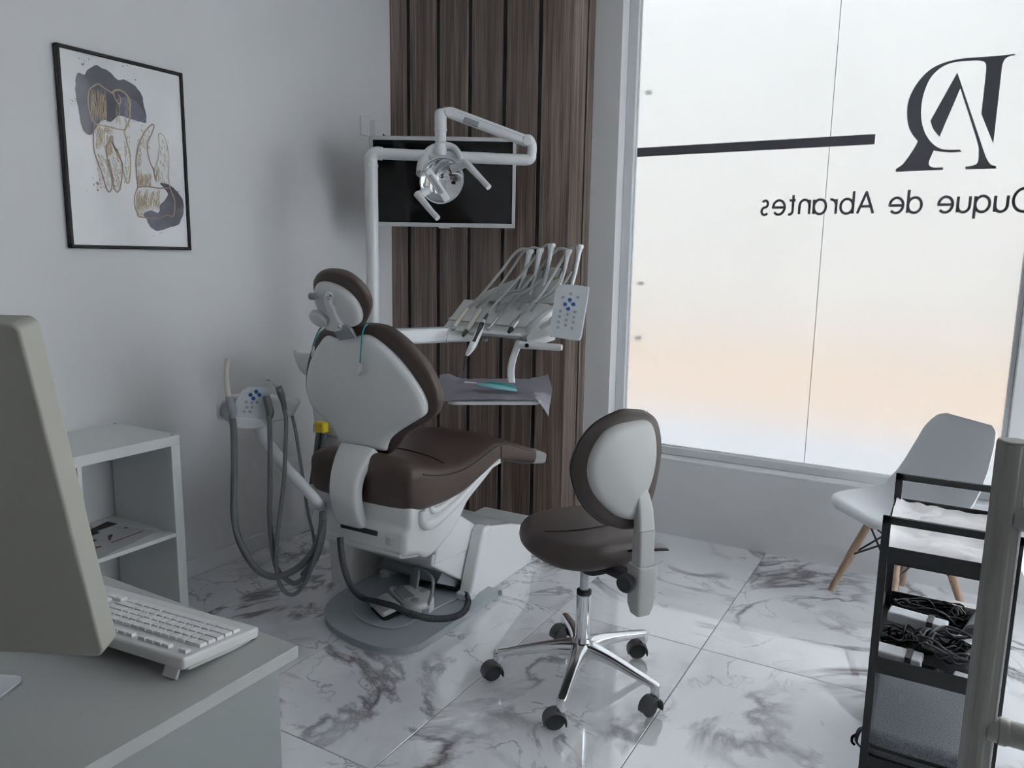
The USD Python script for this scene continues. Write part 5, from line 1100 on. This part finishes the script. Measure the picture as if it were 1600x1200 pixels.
# ---------------------------------------------------------------- open cube shelf against the left wall
SHX, SH0, SH1, SHZ = -2.492, 1.05, 1.822, .77
sh_ = Thing('cube_shelf', 'low white open cube shelf unit against the left wall', 'shelf unit', loc=((XL + SHX) / 2, 1.44, 0))
xb = XL + .012
sh_.part('top', cbox(xb, SHX, SH0, SH1, SHZ - .038, SHZ, .0012), 'shelf_white', smooth=False)
sh_.part('bottom', cbox(xb, SHX, SH0, SH1, 0.001, .039, .0012), 'shelf_white', smooth=False)
for y0, y1 in ((SH0, SH0 + .038), (SH1 - .038, SH1)): sh_.part('side', cbox(xb, SHX, y0, y1, .039, SHZ - .038, .0012), 'shelf_white', smooth=False)
sh_.part('divider', cbox(xb, SHX - .002, 1.428, 1.444, .039, SHZ - .038, .001), 'shelf_white', smooth=False)
for y0, y1 in ((SH0 + .038, 1.428), (1.444, SH1 - .038)): sh_.part('shelf', cbox(xb, SHX - .002, y0, y1, .377, .393, .001), 'shelf_white', smooth=False)
for x, y in ((-2.86, SH1 - .02), (SHX - .018, SH1 - .02)): sh_.part('screw_cap', cyl((x, y, SHZ - .001), (x, y, SHZ + .0008), .006, 12, .0002), 'cool_grey', smooth=False)
lf = Thing('leaflet', 'printed leaflet with dark photograph and red line lying on the cube shelf', 'leaflet', loc=(-2.62, 1.58, .394))
zl = .3935
lf.part('sheet', frame(slab(rrect(.21, .27, .002, 2), .0012, .0003, 1), (-2.635, 1.60, zl), (math.cos(.25), math.sin(.25), 0), (-math.sin(.25), math.cos(.25), 0), Z3), 'leaflet_paper', smooth=False)
def ink(poly, mat, th=.0004): lf.part('print', move(flat(Polygon(poly), th), (0, 0, zl + .0013)), mat, smooth=False)
def sp(*pts): return [tuple(at(a, b, z=zl + .0013)[:2]) for a, b in pts]
ink(sp((131, 832), (168, 815), (184, 818.5), (132, 837)), 'ink_brown'); ink(sp((133, 836), (152, 830), (156, 833), (134, 840)), 'ink_black')
ink(sp((136, 846), (148, 843), (152, 844.5), (140, 848)), 'ink_black'); ink(sp((193, 825), (198, 823.5), (200, 824.5), (195, 826)), 'ink_black')
ink(sp((173, 847.6), (222, 829.6), (223, 830.4), (174, 848.6)), 'ink_red'); ink(sp((168, 837), (176, 835), (172, 845), (170, 844)), 'ink_black'); ink(sp((148, 855), (158, 852.5), (159, 854.5), (150, 857)), 'ink_red')
lf2 = Thing('leaflet', 'grey printed sheet half under the other leaflet at the back of the cube shelf', 'leaflet', loc=(-2.78, 1.55, .394))
lf2.part('sheet', frame(slab(rrect(.15, .21, .002, 2), .0006, .0002, 1), (-2.765, 1.545, .3931), (math.cos(-.1), math.sin(-.1), 0), (-math.sin(-.1), math.cos(-.1), 0), Z3), 'leaflet_paper', smooth=False)
lf2.part('print', move(flat(Polygon([(-2.80, 1.49), (-2.76, 1.49), (-2.76, 1.57), (-2.80, 1.58)]), .0003), (0, 0, .3938)), 'ink_brown', smooth=False)

# ---------------------------------------------------------------- framed tooth print on the left wall
PXW = XL + .016
pic = Thing('framed_print', 'black framed print of two gold-outlined teeth over dark watercolour blots', 'picture', loc=(XL, 1.94, 1.82))
PY0, PY1, PZ0, PZ1 = 1.678, 2.199, 1.457, 2.178
bwid = .0135
for a in ((PY0, PY1, PZ0, PZ0 + bwid), (PY0, PY1, PZ1 - bwid, PZ1), (PY0, PY0 + bwid, PZ0, PZ1), (PY1 - bwid, PY1, PZ0, PZ1)):
    pic.part('frame_bar', cbox(XL + .001, XL + .024, a[0], a[1], a[2], a[3], .0025), 'picture_black', smooth=False)
pic.part('backing', cbox(XL + .001, XL + .010, PY0 + .004, PY1 - .004, PZ0 + .004, PZ1 - .004, .001), 'picture_black', smooth=False)
pr0 = pic.part('print', cbox(XL + .010, PXW, PY0 + .008, PY1 - .008, PZ0 + .008, PZ1 - .008, .0005), 'poster', smooth=False)
clipr = sbox(PY0 + bwid, PZ0 + bwid, PY1 - bwid, PZ1 - bwid)
def wl(pts, s=4.0, ox=100, oy=80):
    return [tuple(at(ox + a / s, oy + b / s, x=PXW)[1:]) for a, b in pts]
def onwall(g, lay): return frame(flat(g.intersection(clipr), .0003), (PXW + .0003 * lay, 0, 0), (0, 1, 0), (0, 0, 1), (1, 0, 0))
def blob(pts, seed, rough=.004):
    P = resample(spline(np.array(wl(pts)), 5, closed=True), 160); n = meshkit.fbm(np.c_[P * 60, np.zeros(len(P)) + seed], 4, seed)[:, None] - .5
    return Polygon(P + (P - P.mean(0)) / np.linalg.norm(P - P.mean(0), axis=1, keepdims=True) * n * rough * 2).buffer(0)
big = [(75, 150), (100, 138), (130, 150), (150, 115), (195, 90), (240, 108), (285, 130), (335, 180), (380, 178), (440, 215), (485, 270), (500, 340), (515, 440), (470, 440), (420, 425), (340, 405), (290, 440), (240, 430), (200, 480), (165, 525), (125, 500), (105, 440), (90, 350), (72, 270)]
pic.part('blot', onwall(blob(big, 3), 1), 'blot', parent=pr0, smooth=False)
pic.part('blot', onwall(blob([(330, 300), (380, 285), (430, 300), (480, 350), (512, 435), (470, 438), (425, 420), (370, 405), (340, 360)], 8), 2), 'blot_thin', parent=pr0, smooth=False)
pic.part('blot', onwall(blob([(600, 820), (660, 835), (700, 870), (735, 920), (748, 980), (735, 1050), (705, 1090), (660, 1100), (620, 1115), (580, 1122), (540, 1100), (515, 1050), (495, 1020), (540, 995), (590, 1010), (600, 960), (630, 930), (650, 890), (620, 850)], 5), 1), 'blot', parent=pr0, smooth=False)
q = random.Random(4); sp_ = []
for cx_, cy_2, n, s in ((120, 70, 10, 22), (60, 310, 12, 14), (420, 170, 12, 40), (205, 830, 16, 26), (730, 900, 6, 16), (350, 110, 8, 40), (580, 1130, 6, 18), (460, 440, 5, 25)):
    for _ in range(n):
        a, b = wl([(cx_ + q.gauss(0, s), cy_2 + q.gauss(0, s))])[0]; sp_.append(Point(a, b).buffer(q.uniform(.0008, .0022), 4))
pic.part('spatter', onwall(unary_union(sp_), 1), 'blot', parent=pr0, smooth=False, kind='stuff')
pic.part('spatter', onwall(unary_union([Point(wl([p])[0]).buffer(r, 6) for p, r in (((116, 82), .0045), ((210, 826), .006), ((211, 868), .004))]), 1), 'copper', parent=pr0, smooth=False)
def ln(pts, w, mat, lay=3, n=6):
    P = spline(np.array(wl(pts)), n); pic.part('tooth_line', onwall(LineString(P).buffer(w, cap_style=1), lay), mat, parent=pr0, smooth=False)
W1 = .0024
ln([(190, 450), (160, 380), (150, 300), (160, 240), (190, 215), (215, 205), (250, 230), (305, 265)], W1, 'gold')
ln([(305, 265), (310, 250), (345, 242), (385, 268), (410, 310), (412, 380), (405, 440), (380, 492)], W1 * 1.5, 'gold')
ln([(310, 262), (320, 300), (345, 330), (355, 300), (340, 275)], W1, 'gold')
ln([(190, 455), (230, 462), (290, 475), (340, 488), (380, 492)], W1, 'gold')
ln([(190, 455), (183, 520), (186, 610), (205, 680), (235, 760), (262, 850), (280, 880), (297, 855), (297, 790), (280, 720), (268, 660)], W1, 'copper')
ln([(268, 660), (262, 600), (285, 560), (300, 530), (310, 590), (345, 650), (362, 720), (360, 800), (345, 865), (330, 880), (312, 850), (303, 780), (280, 680)], W1, 'copper')
ln([(310, 590), (330, 640), (360, 690), (372, 760), (390, 818), (405, 815), (415, 740), (412, 650), (395, 580), (375, 500)], W1 * 1.2, 'gold')
ln([(550, 456), (515, 490), (475, 560), (452, 650), (450, 740), (460, 850)], W1, 'copper'); ln([(550, 456), (562, 468), (545, 520), (520, 580), (530, 670), (560, 745)], W1, 'copper')
ln([(560, 745), (585, 680), (595, 600), (590, 530), (600, 514), (625, 535), (645, 600), (655, 680), (652, 780), (662, 860)], W1, 'gold_pale')
ln([(460, 850), (520, 845), (580, 855), (662, 856)], W1, 'copper'); ln([(460, 850), (440, 910), (445, 980), (470, 1035)], W1, 'copper'); ln([(662, 860), (690, 930), (690, 1000), (680, 1035)], W1, 'gold')
ln([(470, 1035), (520, 1042), (590, 1045), (640, 1025), (680, 1035)], W1, 'copper'); ln([(560, 745), (570, 800)], W1 * 1.2, 'copper')
q = random.Random(11); hat = []
def hatch(x0, x1, y0, y1, n, l, ang):
    for _ in range(n):
        x, y = q.uniform(x0, x1), q.uniform(y0, y1); hat.append(LineString(wl([(x, y), (x + l * math.sin(ang), y + l * math.cos(ang))])).buffer(.00065, cap_style=2))
hatch(165, 265, 235, 400, 150, 48, .02); hatch(320, 350, 320, 430, 22, 30, .05); hatch(375, 408, 280, 470, 40, 26, .05); hatch(200, 300, 465, 500, 40, 22, .3); hatch(195, 250, 480, 580, 60, 36, .08); hatch(205, 285, 620, 850, 130, 16, .4); hatch(300, 355, 600, 860, 150, 12, .3); hatch(375, 410, 520, 810, 70, 14, .1)
hatch(460, 545, 760, 830, 110, 26, .0); hatch(455, 600, 860, 960, 150, 34, -.2); hatch(450, 500, 900, 1020, 60, 20, .3); hatch(455, 480, 540, 830, 90, 16, .2); hatch(480, 530, 480, 600, 60, 14, .5); hatch(600, 650, 540, 830, 60, 18, .1); hatch(265, 300, 520, 630, 70, 24, .1); hatch(560, 600, 700, 800, 40, 20, .1)
pic.part('hatching', onwall(unary_union(hat), 4), 'gold', parent=pr0, smooth=False, kind='stuff')
pic.part('glazing', cbox(XL + .0195, XL + .0205, PY0 + .008, PY1 - .008, PZ0 + .008, PZ1 - .008, .0002), 'clear_acrylic', smooth=False)
